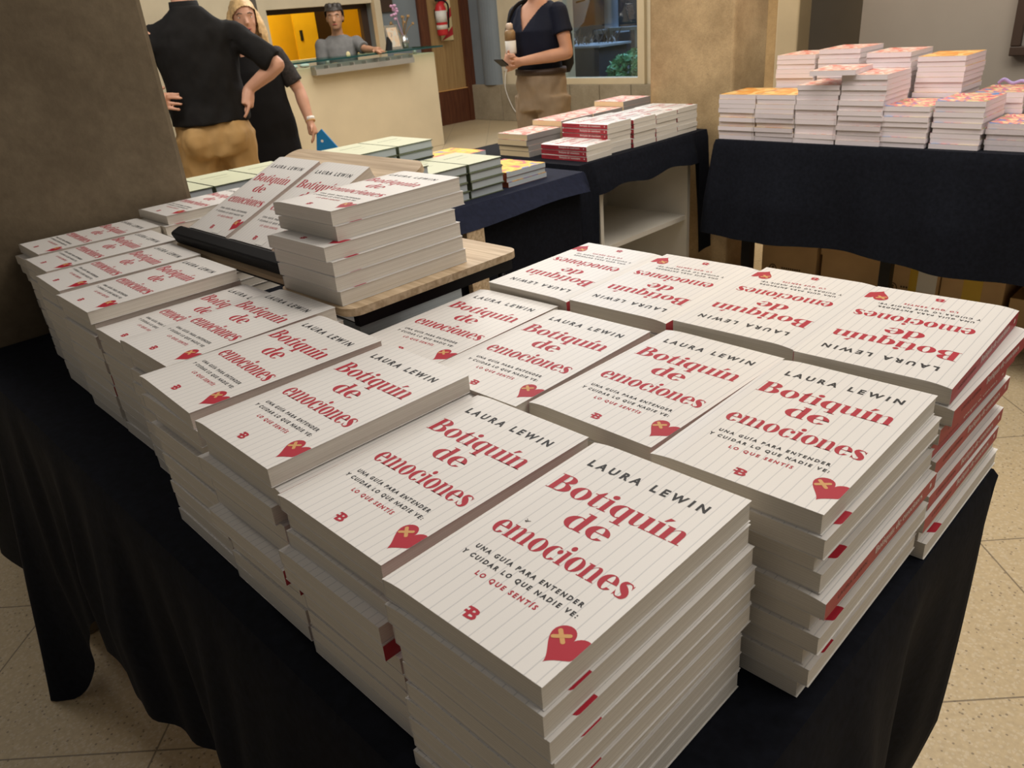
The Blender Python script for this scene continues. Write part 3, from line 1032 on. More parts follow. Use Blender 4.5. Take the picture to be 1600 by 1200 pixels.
for k in range(14):
    mb2.ball((rr.uniform(-0.03, 0.03), -0.08 + rr.uniform(-0.04, 0.04), rr.uniform(0.28, 0.42)), (0.016, 0.018, 0.015), 8)
mb2.tube([(0, 0, 0.1), (0, -0.05, 0.25), (0, -0.08, 0.40)], 0.004, 5)
mb.build('dried_stems', M['bottle_tan'], vs)
mb2.build('orchids', M['orchid'], vs)
tag(MB().box(W0, W0 + 0.03, 6.07, 6.25, 1.39, 1.75).build('wall_plaque', M['dark_wood']), 'dark square plaque on the blue-grey wall above the counter', 'plaque')

# extinguisher on its chevron board
cb = thing('chevron_board', 'red and cream striped board on the brown door panel behind the extinguisher', 'sign', (W0 + 0.004, 7.06, 1.01))
mb = MB().box(0, 0.012, -0.10, 0.10, 0, 0.80)
mb.build('board', M['chev_cream'], cb)
mb = MB()
for k in range(4):
    z = 0.0 + k * 0.22
    mb.add([(0.0135, -0.10, max(0, z - 0.1)), (0.0135, 0.10, z + 0.06), (0.0135, 0.10, min(0.8, z + 0.16)), (0.0135, -0.10, min(0.8, z))], [(0, 1, 2, 3)])
mb.build('stripes', M['chev_red'], cb)
ex = thing('fire_extinguisher', 'red fire extinguisher hanging on the striped board by the brown door', 'fire extinguisher', (W0 + 0.107, 6.915, 1.075))
MB().rings([(0, 0, 0, 0.062, 0.062), (0, 0, 0.015, 0.07, 0.07), (0, 0, 0.30, 0.07, 0.07), (0, 0, 0.35, 0.05, 0.05), (0, 0, 0.385, 0.022, 0.022)], 20).build('cylinder', M['ext_red'], ex, smooth=True)
MB().rings([(0, 0, 0.15, 0.0712, 0.0712), (0, 0, 0.28, 0.0712, 0.0712)], 20).build('label', M['paper_white'], ex, smooth=True)
MB().rings([(0, 0, 0.07, 0.0712, 0.0712), (0, 0, 0.12, 0.0712, 0.0712)], 20).build('sticker', M['white_panel'], ex, smooth=True)
MB().box(-0.02, 0.02, -0.06, 0.05, 0.385, 0.41).box(-0.015, 0.015, -0.09, 0.02, 0.425, 0.44).build('valve', M['black'], ex)
MB().tube(curve([(0, 0.05, 0.40), (0.03, 0.10, 0.34), (0.03, 0.09, 0.2), (0.02, 0.085, 0.08)]), 0.011, 8).build('hose', M['black_rubber'], ex, smooth=True)
MB().box(-0.088, -0.06, -0.03, 0.03, 0.2, 0.3).build('bracket', M['black'], ex)


# ------------------------------------------------------------------ tablecloths
def cloth(name, path, ztop, drop, flare, fold, m, label, top_rect, closed=False, seed=0, rows=14, step=0.012, wave=0.16, tang=None, parent=None):
    """a flat top with a hanging skirt along a path of (x, y) corner points (outward side on the right-hand of travel)"""
    P = [Vector((a, b)) for a, b in path]
    pts = []                                    # (position, outward normal, arclength)
    s = 0.0
    segs = list(zip(P, P[1:] + ([P[0]] if closed else [])))
    if not closed:
        segs = segs[:len(P) - 1]
    for i, (a, b) in enumerate(segs):
        d = (b - a)
        L = d.length
        d = d / L
        nrm = Vector((d.y, -d.x))
        k = max(2, int(L / step))
        for j in range(k + (1 if (i == len(segs) - 1 and not closed) else 0)):
            pts.append((a + d * (L * j / k), nrm, s + L * j / k))
        s += L
        if i < len(segs) - 1:                   # fan round the corner
            d2 = (segs[i + 1][1] - segs[i + 1][0]).normalized()
            n2 = Vector((d2.y, -d2.x))
            for q in range(1, 7):
                w_ = q / 7
                pts.append((b.copy(), (nrm * (1 - w_) + n2 * w_).normalized(), s))
    vs, fs = [], []
    n = len(pts)
    for p, nm, sl in pts:
        D = drop(p.x, p.y)
        for r in range(rows + 1):
            t = r / rows
            if r == 0:
                vs.append((p.x, p.y, ztop))
                continue
            t2 = ((r - 0.5) / (rows - 0.5))
            f1 = noise.noise(Vector((sl / wave, seed, 0.3 * t2)))
            f2 = noise.noise(Vector((sl / (wave * 0.4), seed + 5, 0.5 * t2)))
            fk = fold(p.x, p.y) if callable(fold) else fold
            out = 0.006 + flare(p.x, p.y) * t2 ** 1.2 + fk * (0.9 * f1 + 0.5 * f2 + 0.5) * min(1, t2 * 1.6)
            tx = tang(p.x, p.y) * t2 if tang else 0.0
            hem = 1.0 + 0.012 * noise.noise(Vector((sl * 4, seed + 9, 0)))
            vs.append((p.x + nm.x * out + tx, p.y + nm.y * out, max(0.003, ztop - 0.006 - (D - 0.006) * t2 * hem)))
    R1 = rows + 1
    m_ = n if closed else n - 1
    for i in range(m_):
        for r in range(rows):
            a, b = i * R1 + r, ((i + 1) % n) * R1 + r
            fs.append((a, a + 1, b + 1, b))
    mb_ = MB().add(vs, fs)
    x0, x1, y0, y1 = top_rect
    mb_.add([(x0, y0, ztop), (x1, y0, ztop), (x1, y1, ztop), (x0, y1, ztop)], [(0, 1, 2, 3)])
    o = mb_.build(name, m, parent, smooth=True)
    if label:
        tag(o, label, 'tablecloth')
    return o


def smooth01(x):
    x = max(0.0, min(1.0, x))
    return x * x * (3 - 2 * x)


def table(label, x0, x1, y0, y1, legs, z=0.744):
    t = thing('trestle_table', label, 'table', ((x0 + x1) / 2, (y0 + y1) / 2, 0))
    cx, cy = (x0 + x1) / 2, (y0 + y1) / 2
    MB().box(x0 - cx, x1 - cx, y0 - cy, y1 - cy, z - 0.03, z).build('tabletop', M['pale_wood'], t)
    for a, b in legs:
        MB().box(a - cx - 0.02, a - cx + 0.02, b - cy - 0.02, b - cy + 0.02, 0, z - 0.03).build('leg', M['black_metal'], t)
    return t


TZ = 0.75
# main table
table('table under the black cloth carrying the red-titled paperbacks', -1.79, -0.18, 0.21, 0.91,
      [(-1.6, 0.40), (-1.6, 0.85), (-0.5, 0.40), (-0.5, 0.80)])


def main_drop(x, y):
    if y > 0.915:
        return 0.06
    if x > -0.18:
        return 0.62
    return min(0.747, 0.39 + 0.16 * smooth01((-1.30 - x) / 0.3) + 0.22 * math.exp(-((x + 1.665) / (0.03 if x < -1.665 else 0.14)) ** 2))


def main_flare(x, y):
    if x > -0.18:
        return 0.02 - 0.10 * smooth01((y - 0.35) / 0.4)
    if y > 0.9:
        return 0.0
    return 0.006 + 0.10 * math.exp(-((x + 1.665) / (0.03 if x < -1.665 else 0.06)) ** 2) + 0.03 * smooth01((-1.70 - x) / 0.1)


cloth('tablecloth', [(-1.79, 0.20), (-0.172, 0.20), (-0.172, 0.92), (-1.79, 0.92)], TZ, main_drop, main_flare, lambda x, y: 0.055 if x > -0.18 and y < 0.90 else 0.036, M['black_cloth'],
      'black cloth over the main table, trailing onto the floor by the pillar', (-1.79, -0.172, 0.20, 0.92), seed=2,
      tang=lambda x, y: -0.22 * smooth01((-1.70 - x) / 0.09) if y < 0.5 else 0.0)

# table with the green hardcovers: black underskirt and a navy runner on top
table('table under the navy runner carrying the green hardcovers', -2.50, -1.85, 0.80, 2.08, [(-2.4, 0.9), (-2.4, 2.0)], 0.740)
cloth('tablecloth', [(-1.824, 0.77), (-1.824, 2.105), (-2.53, 2.105)], TZ - 0.004, lambda x, y: 0.70, lambda x, y: 0.003, 0.012, M['black_cloth'],
      'black cloth hanging to the floor below the navy runner', (-2.53, -1.824, 0.77, 2.105), seed=11)
cloth('table_runner', [(-2.54, 0.76), (-1.81, 0.76), (-1.81, 2.125), (-2.54, 2.125)], TZ, lambda x, y: 0.001 if y < 0.77 else (0.06 + 0.006 * math.sin(9 * y) if x > -1.9 else 0.08),
      lambda x, y: 0.04 if y < 2.11 else 0.012, 0.006, M['navy_cloth'], 'navy blue runner over the table with green hardcovers', (-2.54, -1.81, 0.76, 2.125), seed=21, rows=6)

# corner table with the red-spined books, on a white shelf unit
cloth('tablecloth', [(-2.62, 2.20), (-1.895, 2.20), (-1.895, 3.06), (-2.62, 3.06)], TZ,
      lambda x, y: (0.112 + 0.008 * math.sin(20 * y) if 2.27 < y < 2.95 else 0.52) if x > -1.91 else (0.5 if y < 2.5 else 0.1),
      lambda x, y: 0.02 if y > 2.21 else 0.0, 0.014, M['black_cloth'], 'black cloth over the corner table, short above the white shelf', (-2.62, -1.895, 2.20, 3.06), seed=33, rows=10, wave=0.2)
sh = thing('shelf_unit', 'white open shelf unit standing under the black cloth of the corner table', 'shelf', (-2.15, 2.66, 0))
MB().box(-0.24, 0.23, -0.315, -0.295, 0, 0.74).build('side_panel', M['white_panel'], sh)
MB().box(-0.24, 0.23, 0.295, 0.315, 0, 0.74).build('side_panel', M['white_panel'], sh)
MB().box(-0.24, -0.225, -0.295, 0.295, 0, 0.74).build('back_panel', M['white_panel'], sh)
MB().box(-0.225, 0.22, -0.295, 0.295, 0.372, 0.392).build('shelf', M['white_panel'], sh)
MB().box(-0.225, 0.23, -0.295, 0.295, 0.02, 0.04).build('bottom_panel', M['white_panel'], sh)
MB().box(-0.225, 0.23, -0.295, 0.295, 0.72, 0.74).build('top_panel', M['white_panel'], sh)

# right-hand table with the tall stacks
table('table under the black cloth carrying the tall stacks by the grey wall', -1.70, 0.35, 2.85, 3.60, [(-1.6, 2.93), (-1.05, 3.0), (0.2, 3.0), (-1.6, 3.5), (0.2, 3.5)])
cloth('tablecloth', [(-1.715, 3.62), (-1.715, 2.835), (0.37, 2.835), (0.37, 3.62), (-1.70, 3.62)], TZ,
      lambda x, y: 0.365 + 0.035 * smooth01((x + 1.7) / 1.3) + 0.008 * math.sin(7 * x) if y < 2.9 else (0.36 if y < 3.6 else 0.735), lambda x, y: 0.03 if y < 3.6 else 0.0, lambda x, y: 0.045 if y < 3.6 else 0.01, M['black_cloth'],  # rear side is added, hung near the floor to block light under the table
      'black cloth over the table of tall stacks, ending above cardboard boxes', (-1.715, 0.37, 2.835, 3.62), seed=44, wave=0.3)

# slanting pale strut behind the reading tray
tag(MB().box(-0.010, 0.010, -0.036, 0.036, 0.0, 0.685, 0, Matrix.Translation((-1.773, 1.555, 0.0)) @ Matrix.Rotation(math.radians(0.5), 4, 'X')).build('wooden_strut', M['pale_wood']),
    'pale wooden strut standing against the black underskirt below the navy runner', 'strut')

# ------------------------------------------------------------------ main table books
G1, G2, G3 = 'red-titled paperbacks in the front row', 'red-titled paperbacks in the middle row', 'red-titled paperbacks lying head to head in the rear row'
where1 = ['near-corner stack, front row', 'second stack, front row', 'third stack, front row', 'fourth stack, front row',
          'fifth stack, front row', 'sixth stack, front row', 'fourth front-row stack from the pillar', 'third front-row stack from the pillar',
          'second front-row stack from the pillar', 'front-row stack against the pillar']
row1 = [  # x, y, top, n, rot, flips, shifts
    (-0.304, 0.330, 0.940, 10, 0.002, (), {1: (0.002, -0.003), 2: (0.0055, -0.002), 3: (0.007, 0.0), 4: (0.004, 0.001), 5: (0.005, 0.0)}),
    (-0.472, 0.343, 0.931, 10, -0.010, (4, 7), {1: (0.003, 0.003), 3: (-0.004, -0.010), 4: (-0.006, -0.009)}),
    (-0.635, 0.348, 0.947, 10, -0.020, (1, 5, 6), {1: (0.007, 0.002), 2: (-0.005, -0.005), 5: (0.002, -0.012)}),
    (-0.796, 0.355, 0.947, 10, -0.050, (3, 4), {1: (0.001, -0.002), 2: (0.004, 0.004)}),
    (-0.947, 0.390, 0.945, 10, -0.010, (), {1: (0.006, 0.005), 2: (0.004, 0.0)}),
    (-1.101, 0.405, 0.921, 9, -0.010, (4, 5, 6, 7), None),
    (-1.254, 0.404, 0.944, 10, -0.012, (5, 6), {1: (-0.004, 0.004)}),
    (-1.408, 0.416, 0.944, 10, -0.040, (), None),
    (-1.560, 0.440, 0.944, 10, -0.030, (2,), None),
    (-1.712, 0.470, 0.944, 10, -0.030, (4,), {1: (0.002, -0.012), 2: (-0.003, -0.008), 3: (0.0, -0.004)})]
for (x, y, z, n, r, fl, sh_), wh in zip(row1, where1):
    stack('red', x, y, TZ + 0.001, z, n, r * 0.3, wh, G1, flips=fl, shifts=sh_, top_rot=r, jit=0.0016)
row2 = [(-0.258, 0.577, 0.938, 10, 0.007, (4,), {1: (0.006, -0.002), 2: (-0.003, 0.004), 3: (0.003, 0.005), 4: (0.010, 0.0), 5: (-0.001, 0.003), 6: (0.008, 0.0), 7: (-0.003, 0.003), 8: (0.003, 0.0), 9: (-0.005, 0.002)}, 'middle-row stack at the open table edge'),
        (-0.414, 0.592, 0.931, 10, -0.02, (), None, 'second middle-row stack from the open edge'),
        (-0.570, 0.576, 0.930, 10, 0.015, (), None, 'third middle-row stack from the open edge'),
        (-0.738, 0.602, 0.919, 10, 0.03, (), None, 'middle-row stack beside the glossy art book')]
for x, y, z, n, r, fl, sh_, wh in row2:
    stack('red', x, y, TZ + 0.001, z, n, 0.0, wh, G2, flips=fl, shifts=sh_, top_rot=r)
row3 = [(-0.255, 0.818, 0.944, 10, 0.030, (8, 9), {1: (0.010, 0.0), 2: (0.003, -0.006), 3: (-0.002, -0.008), 4: (0.002, 0.0), 5: (-0.006, 0.0), 6: (0.002, -0.001), 7: (0.004, -0.012), 8: (0.0, 0.0), 9: (0.006, 0.0)}, 'rear-row stack at the open table edge'),
        (-0.412, 0.835, 0.938, 10, 0.015, (), None, 'second rear-row stack from the open edge'),
        (-0.571, 0.832, 0.934, 10, 0.02, (), None, 'third rear-row stack from the open edge'),
        (-0.731, 0.838, 0.928, 10, 0.006, (), None, 'rear-row stack farthest from the open edge')]
for x, y, z, n, r, fl, sh_, wh in row3:
    stack('red', x, y, TZ + 0.001, z, n, PI, wh, G3, look='upside-down paperback', flips=fl, shifts=sh_, top_rot=PI + r, jit=0.0015)
stack('red', -1.70, 0.712, TZ + 0.001, 0.962, 11, 0.0, 'stack behind the front row by the pillar', G1, shifts={1: (0.006, -0.01), 2: (0.03, -0.008), 3: (0.004, 0.0)}, jit=0.004)

# ------------------------------------------------------------------ reading tray with its stack
TT = 0.940
ty = thing('reading_tray', 'folding wooden lap tray with a tilted panel and black lip among the paperbacks', 'tray table', (0, 0, 0))


def rounded(x0, x1, y0, y1, r, n=6):
    out = []
    for cx, cy, a0 in ((x1 - r, y0 + r, -90), (x1 - r, y1 - r, 0), (x0 + r, y1 - r, 90), (x0 + r, y0 + r, 180)):
        out += [(cx + r * math.cos(math.radians(a0 + 90 * i / n)), cy + r * math.sin(math.radians(a0 + 90 * i / n))) for i in range(n + 1)]
    return out


MB().prism(rounded(-1.040, -0.852, 0.512, 0.838, 0.022), TT - 0.011, TT).build('side_board', [M['pale_wood']], ty)
tilt = Matrix.Translation((0, 0.545, TT)) @ Matrix.Rotation(math.radians(23.2), 4, 'X')
MB().prism(rounded(-1.478, -1.052, -0.006, 0.315, 0.028), -0.011, 0.0, tf=tilt).build('tilting_board', [M['pale_wood']], ty)
MB().prism(rounded(-1.468, -1.060, 0.000, 0.026, 0.008), 0.0002, 0.024, tf=tilt).build('lip', M['black_rubber'], ty, bevel=0.004)
mb = MB()
mb.box(-1.46, -0.868, 0.560, 0.572, TT - 0.026, TT - 0.0125)
mb.box(-1.46, -0.868, 0.800, 0.812, TT - 0.026, TT - 0.0125)
mb.box(-0.872, -0.860, 0.53, 0.826, TT - 0.030, TT - 0.0125)
mb.build('frame', M['black_metal'], ty)
for (xa, xb) in ((-0.868, -0.862), (-1.455, -1.461)):
    for ya, yb in (((0.806, 0.820),) if xa > -1 else ((0.555, 0.545), (0.806, 0.820))):
        MB().tube([(xa, ya, TT - 0.02), (xb, yb, TZ + 0.006)], 0.0065, 8).build('leg', M['black_metal'], ty, smooth=True)
MB().tube([(-1.30, 0.80, TT - 0.02), (-1.30, 0.72, TT + 0.055)], 0.005, 8).build('prop', M['black_metal'], ty, smooth=True)

GT = 'red-titled paperbacks on the reading tray'
stack('red', -0.972, 0.653, TT + 0.0004, 1.063, 6, 0.008, 'stack on the wooden reading tray', GT,
      shifts={1: (0.003, 0.002), 2: (0.012, -0.026), 3: (0.016, -0.022), 4: (0.018, -0.022), 5: (0.020, -0.020)})
for i, (bx, lb) in enumerate(((-1.372, 'red-titled paperback leaning on the tilted board, away from the tray stack'),
                              (-1.214, 'red-titled paperback leaning on the tilted board, half hidden by the tray stack'))):
    p = tilt @ Vector((bx, 0.030 + BH / 2, 0.0006))
    b = place_book('red', p, (math.radians(23.2), 0, 0.0), lb, GT)
    for q in (b,):
        sk = MB().box(0.02, 0.042, -0.113, -0.103, BT + 0.0003, BT + 0.0006).build('price_sticker', M['paper_white'], q)

# glossy art books below the tray
place_book('dark', (-1.18, 0.80, TZ + 0.001), -0.04, 'shrink-wrapped art book lying under the tray, lower one', 'art books under the tray')
d2 = place_book('dark', (-1.178, 0.802, TZ + 0.0315), -0.03, 'glossy shrink-wrapped art book with dark cover lying under the tray', 'art books under the tray')
mb = MB().add([(0.02, 0.09, 0.0304), (0.074, 0.09, 0.0304), (0.074, 0.119, 0.0304), (0.02, 0.119, 0.0304)], [(0, 1, 2, 3)])
mb.build('red_label', M['chev_red'], d2)

# ------------------------------------------------------------------ green hardcovers and neighbours
GG = 'green hardcovers on the navy runner'
TZ2 = TZ + 0.0008
for y, n, wh in ((1.405, 5, 'front stack third from the runner end'), (1.557, 4, 'front stack second from the runner end'), (1.709, 4, 'front stack nearest the runner end')):
    stack('green', -1.975, y, TZ2, TZ2 + n * 0.0272, n, PI / 2, wh, GG, look='pale green hardcover', jit=0.003, turn=0)
for i, (y, n) in enumerate(((0.85, 6), (1.002, 6), (1.154, 6), (1.306, 5), (1.487, 6), (1.639, 6))):
    stack('green', -2.232, y, TZ2, TZ2 + n * 0.0272, n, PI / 2, ['rear stack next to the pillar', 'second rear stack from the pillar', 'third rear stack from the pillar', 'fourth rear stack from the pillar',
          'fifth rear stack from the pillar', 'rear stack farthest from the pillar'][i], GG, look='pale green hardcover', jit=0.003)
stack('yellow', -1.975, 1.905, TZ2, TZ2 + 0.050, 3, PI / 2, 'pile at the navy runner end', 'yellow illustrated books', look='yellow illustrated book', turn=0)
stack('yellow', -2.30, 1.93, TZ2, TZ2 + 0.068, 4, 0.03, 'pile behind the green hardcovers', 'yellow illustrated books', look='yellow illustrated book')

# ------------------------------------------------------------------ corner table books
GR = 'red-spined paperbacks on the corner table'
stack('red', -2.03, 2.345, TZ2, TZ2 + 0.056, 3, PI / 2, 'low pile at the corner table end', GR, look='red-spined white paperback', turn=0)
stack('red', -2.05, 2.497, TZ2, TZ2 + 0.112, 6, PI / 2, 'second pile, corner table edge', GR, look='red-spined white paperback', turn=0)
for i, y in enumerate((2.649, 2.801, 2.953)):
    stack('red', -2.04, y, TZ2, TZ2 + (0.108, 0.104, 0.106)[i], 6, PI / 2, ['third pile, corner table edge', 'fourth pile, corner table edge', 'corner table pile nearest the warm pillar'][i], GR,
          look='white red-titled paperback', turn=0)
GC = 'cream-paged paperbacks on the corner table'
for i, (y, n) in enumerate(((2.36, 4), (2.567, 5), (2.773, 5), (2.98, 6))):
    stack('cream', -2.29, y, TZ2, TZ2 + n * 0.0218, n, PI, ['rear corner-table pile at its open end', 'second rear corner-table pile', 'third rear corner-table pile',
          'rear pile next to the warm pillar'][i], GC, look='cream-paged paperback', turn=0, jit=0.003)

# ------------------------------------------------------------------ table of tall stacks
GP = 'pinkish paperbacks in the tall stacks'
TZ3 = TZ + 0.0008
front = [(-1.635, 10, 'orange', 'leftmost front tall stack'), (-1.475, 10, 'orange', 'second front tall stack'),
         (-1.315, 12, 'pinkish', 'third front tall stack'), (-1.155, 14, 'pinkish', 'highest front tall stack')]
for x, n, k, wh in front:
    stack(k, x, 2.955, TZ3, TZ3 + n * 0.0168, n, 0.0, wh, GP, look=k + '-covered book', turn=0, jit=0.004)
rear = [(-1.52, 17, 'pinkish', 'leftmost rear tall stack'), (-1.35, 18, 'pinkish', 'second rear tall stack'), (-1.17, 17, 'pinkish', 'third rear tall stack'),
        (-0.99, 16, 'orange', 'fourth rear tall stack')]
for x, n, k, wh in rear:
    stack(k, x, 3.185, TZ3, TZ3 + n * 0.0168, n, 0.0, wh, GP, look=k + '-covered book', turn=0, jit=0.003)
o_ = place_book('pinkish', (-1.27, 2.93, TZ3 + 14 * 0.0168 + 0.0005), 0.12, 'loose pale paperback lying aslant on top of the front tall stacks', GP)
GF = 'floral-covered paperbacks at the open end'
for x, y, n, wh in ((-1.005, 2.96, 8, 'front floral stack beside the tall stacks'), (-0.845, 2.97, 9, 'second front floral stack'), (-0.685, 2.985, 5, 'low floral stack in front of the wrapped pile'),
                    (-0.525, 2.985, 5, 'front floral stack at the picture edge'), (-0.80, 3.20, 9, 'rear floral stack behind the second'), (-0.64, 3.21, 10, 'rear floral stack near the amber box'), (-0.48, 3.21, 9, 'rear floral stack at the picture edge')):
    stack('floral', x, y, TZ3, TZ3 + n * 0.0168, n, 0.0, wh, GF, look='floral book', turn=0, jit=0.003)


def film(x, y, z0, z1, w, d, label):
    mb_ = MB()
    n_ = 22
    vs, fs = [], []
    for r in range(9):
        z = z0 + (z1 - z0) * r / 8
        for k in range(4 * n_):
            e, q = divmod(k, n_)
            u = q / n_ * 2 - 1
            px, py = ((u, -1), (1, u), (-u, 1), (-1, -u))[e]
            o = 0.003 + 0.004 * abs(noise.noise(Vector((px * 6, py * 6 + e, z * 60))))
            vs.append((x + px * (w / 2 + o), y + py * (d / 2 + o), z))
    for r in range(8):
        for k in range(4 * n_):
            fs.append((r * 4 * n_ + k, r * 4 * n_ + (k + 1) % (4 * n_), (r + 1) * 4 * n_ + (k + 1) % (4 * n_), (r + 1) * 4 * n_ + k))
    mb_.add(vs, fs)
    return tag(mb_.build('shrink_film', M['film'], smooth=True), label, 'plastic wrap')


film(-1.475, 2.955, TZ3 + 0.002, TZ3 + 0.10, 0.166, 0.22, 'clear film wrapped round the second front stack of the tall table')
film(-1.155, 2.955, TZ3 + 0.02, TZ3 + 0.09, 0.166, 0.22, 'clear film wrapped round the highest front stack of the tall table')
film(-0.685, 2.985, TZ3 + 0.002, TZ3 + 0.085, 0.164, 0.222, 'clear crumpled film round the low floral stack')
tag(MB().tube(curve([(-0.855, 3.28, TZ3 + 0.158), (-0.835, 3.27, TZ3 + 0.172), (-0.805, 3.26, TZ3 + 0.160), (-0.775, 3.255, TZ3 + 0.168), (-0.745, 3.25, TZ3 + 0.157)]), 0.006, 8, flat=0.4).build('ribbon', M['lilac'], smooth=True),
    'lilac ribbon lying on the rear floral stacks', 'ribbon')
tag(MB().box(-0.715, -0.672, 3.255, 3.295, TZ3 + 0.169, TZ3 + 0.205).build('amber_box', M['amber'], bevel=0.006), 'small amber box on the rear floral stacks below the wall screen', 'box')

# cardboard boxes under that table
boxes = [(-1.50, 3.255, 0.25, 0.285, 'brown carton with a round printed mark, at the left under the table', True),
         (-1.235, 3.26, 0.24, 0.275, 'plain brown carton with a folded lid, second from left under the table', False),
         (-1.0, 3.265, 0.222, 0.275, 'brown carton with round mark and white label under the table', True),
         (-0.775, 3.255, 0.215, 0.25, 'open brown carton with yellow tape under the table', False),
         (-0.52, 3.25, 0.25, 0.20, 'brown carton at the right edge under the table', False)]
for i, (x, y, w, h, lb, mark) in enumerate(boxes):
    b = thing('cardboard_box', lb, 'box', (x, y, 0.0), 0, 'cartons under the table')
    MB().box(-w / 2, w / 2, -0.15, 0.15, 0, h).build('carton', M['box_card'], b, bevel=0.003)
    fy = -0.1508
    if mark:
        mk = MB()
        for q in ring(ell(-w * 0.36 + 0.02, 0.155, 0.019, 0.027), ell(-w * 0.36 + 0.02, 0.155, 0.015, 0.022)):
            mk.poly([(a, fy, c) for a, c in q])
        mk.poly([(a, fy, c) for a, c in ell(-w * 0.36 + 0.02, 0.150, 0.007, 0.013)])
        mk.poly([(a, fy, c) for a, c in ell(-w * 0.36 + 0.021, 0.168, 0.005, 0.005)])
        for r, (l0, l1) in enumerate(((-0.03, 0.06), (-0.03, 0.09), (-0.03, 0.075))):
            for k in range(int((l1 - l0) / 0.010)):
                mk.poly([(l0 + k * 0.010, fy, 0.165 - r * 0.02), (l0 + k * 0.010 + 0.007, fy, 0.165 - r * 0.02), (l0 + k * 0.010 + 0.007, fy, 0.173 - r * 0.02), (l0 + k * 0.010, fy, 0.173 - r * 0.02)])
        mk.build('printing', M['box_print'], b)
    if i == 1:
        MB().box(-w / 2 - 0.004, w / 2 + 0.004, -0.155, 0.155, h - 0.02, h + 0.008).build('lid', M['box_card'], b)
    if i == 2:
        MB().box(0.03, 0.10, -0.1512, -0.1502, 0.16, 0.25).build('label', M['paper_white'], b)
        MB().box(0.0, 0.03, -0.1512, -0.1502, 0.10, h).build('tape', M['yellow_tape'], b)
    if i == 3:
        MB().box(-0.03, 0.035, -0.1512, -0.1502, 0.10, h).build('tape', M['yellow_tape'], b)
        MB().box(-w / 2, w / 2, -0.15, -0.144, h, h + 0.012).build('flap', M['box_card'], b)
        MB().box(-w / 2, w / 2, 0.144, 0.15, h, h + 0.03).build('flap', M['box_card'], b)

# a scuff on the front book
near = MASTER['red']
near['label'] = 'topmost red-titled paperback of the near-corner stack, with a tiny scuff on its cover'
mb = MB()
for p in ([(3.0, 10.0), (3.25, 9.85), (3.3, 9.95), (3.1, 10.1)], [(3.15, 9.9), (3.5, 10.15), (3.45, 10.22), (3.1, 10.0)], [(3.0, 10.25), (3.3, 10.0), (3.34, 10.06), (3.06, 10.3)]):
    mb.poly([((a + 0.35) / 100 - BW / 2, (b_ + 0.75) / 100 - BH / 2, top_z(a / 100 - BW / 2) + 0.0002) for a, b_ in p])
mb.build('scuff_mark', M['grey_spine'], near)

# ------------------------------------------------------------------ people
def fuse(mb, name, m, parent, voxel=0.008, smooth=5, wrinkle=0.0, wscale=9.0, cut=None):
    """melt overlapping closed shapes into one continuous surface"""
    ob = bpy.data.objects.new(name, mb.mesh(name, m))
    COL.objects.link(ob)
    md = ob.modifiers.new('r', 'REMESH')
    md.mode = 'VOXEL'
    md.voxel_size = voxel
    sm = ob.modifiers.new('s', 'SMOOTH')
    sm.factor = 0.5
    sm.iterations = smooth
    dg = bpy.context.evaluated_depsgraph_get()
    me = bpy.data.meshes.new_from_object(ob.evaluated_get(dg))
    ob.modifiers.clear()
    ob.data = me
    bm = bmesh.new()
    bm.from_mesh(me)
    if wrinkle:
        for v in bm.verts:
            c = v.co
            v.co = c + v.normal * wrinkle * (noise.noise(Vector((c.x * wscale, c.y * wscale, c.z * wscale * 0.55)))
                                             + 0.5 * noise.noise(Vector((c.x * wscale * 2.3, c.y * wscale * 2.3, c.z * wscale * 1.6))))
    if cut:
        bmesh.ops.delete(bm, geom=[f for f in bm.faces if cut(f.calc_center_median())], context='FACES')
    for f in bm.faces:
        f.smooth = True
    bm.to_mesh(me)
    bm.free()
    me.materials.clear()
    me.materials.append(m)
    ob.parent = parent
    return ob


def hand(mb, wrist, d, nrm, thumb, curl=0.5, s=1.0):
    """palm and five fingers: d finger direction, nrm back-of-hand normal, thumb the side of the thumb"""
    w, d, nrm, th = Vector(wrist), Vector(d).normalized(), Vector(nrm).normalized(), Vector(thumb).normalized()
    d0 = d.copy()
    mb.tube([w - d * 0.01, w + d * 0.035 * s, w + d * 0.085 * s], [0.026 * s, 0.036 * s, 0.038 * s], 10, flat=1.0)
    for k, (off, ln) in enumerate(((0.034, 0.070), (0.0115, 0.080), (-0.0115, 0.074), (-0.033, 0.058))):
        b = w + d * 0.082 * s + th * off * s
        d = (Vector(d0) + th * off * 2.2).normalized()
        a1, a2 = curl * 0.5, curl * 1.1
        d1 = d * math.cos(a1) - nrm * math.sin(a1)
        d2 = d * math.cos(a2) - nrm * math.sin(a2)
        p1 = b + d1 * ln * 0.5 * s
        p2 = p1 + d2 * ln * 0.5 * s
        mb.tube([b - d * 0.02, b, p1, p2], [0.0095 * s, 0.0092 * s, 0.0085 * s, 0.0072 * s], 8)
    d = d0
    b = w + d * 0.03 * s + th * 0.03 * s
    t1 = (th * 0.75 + d * 0.65).normalized()
    t2 = (th * 0.35 + d * 0.9 - nrm * 0.25).normalized()
    mb.tube([b - t1 * 0.02, b + t1 * 0.03 * s, b + t1 * 0.03 * s + t2 * 0.032 * s], [0.013 * s, 0.011 * s, 0.0085 * s], 8)


HEAD = [(0, 0.050, 0.0, 0.022, 0.026), (0, 0.040, 0.012, 0.040, 0.046), (0, 0.026, 0.04, 0.054, 0.068), (0, 0.014, 0.08, 0.064, 0.086),
        (0, 0.006, 0.12, 0.070, 0.094), (0, 0.0, 0.155, 0.071, 0.095), (0, -0.004, 0.185, 0.062, 0.082), (0, -0.006, 0.207, 0.042, 0.056), (0, -0.006, 0.221, 0.012, 0.02)]


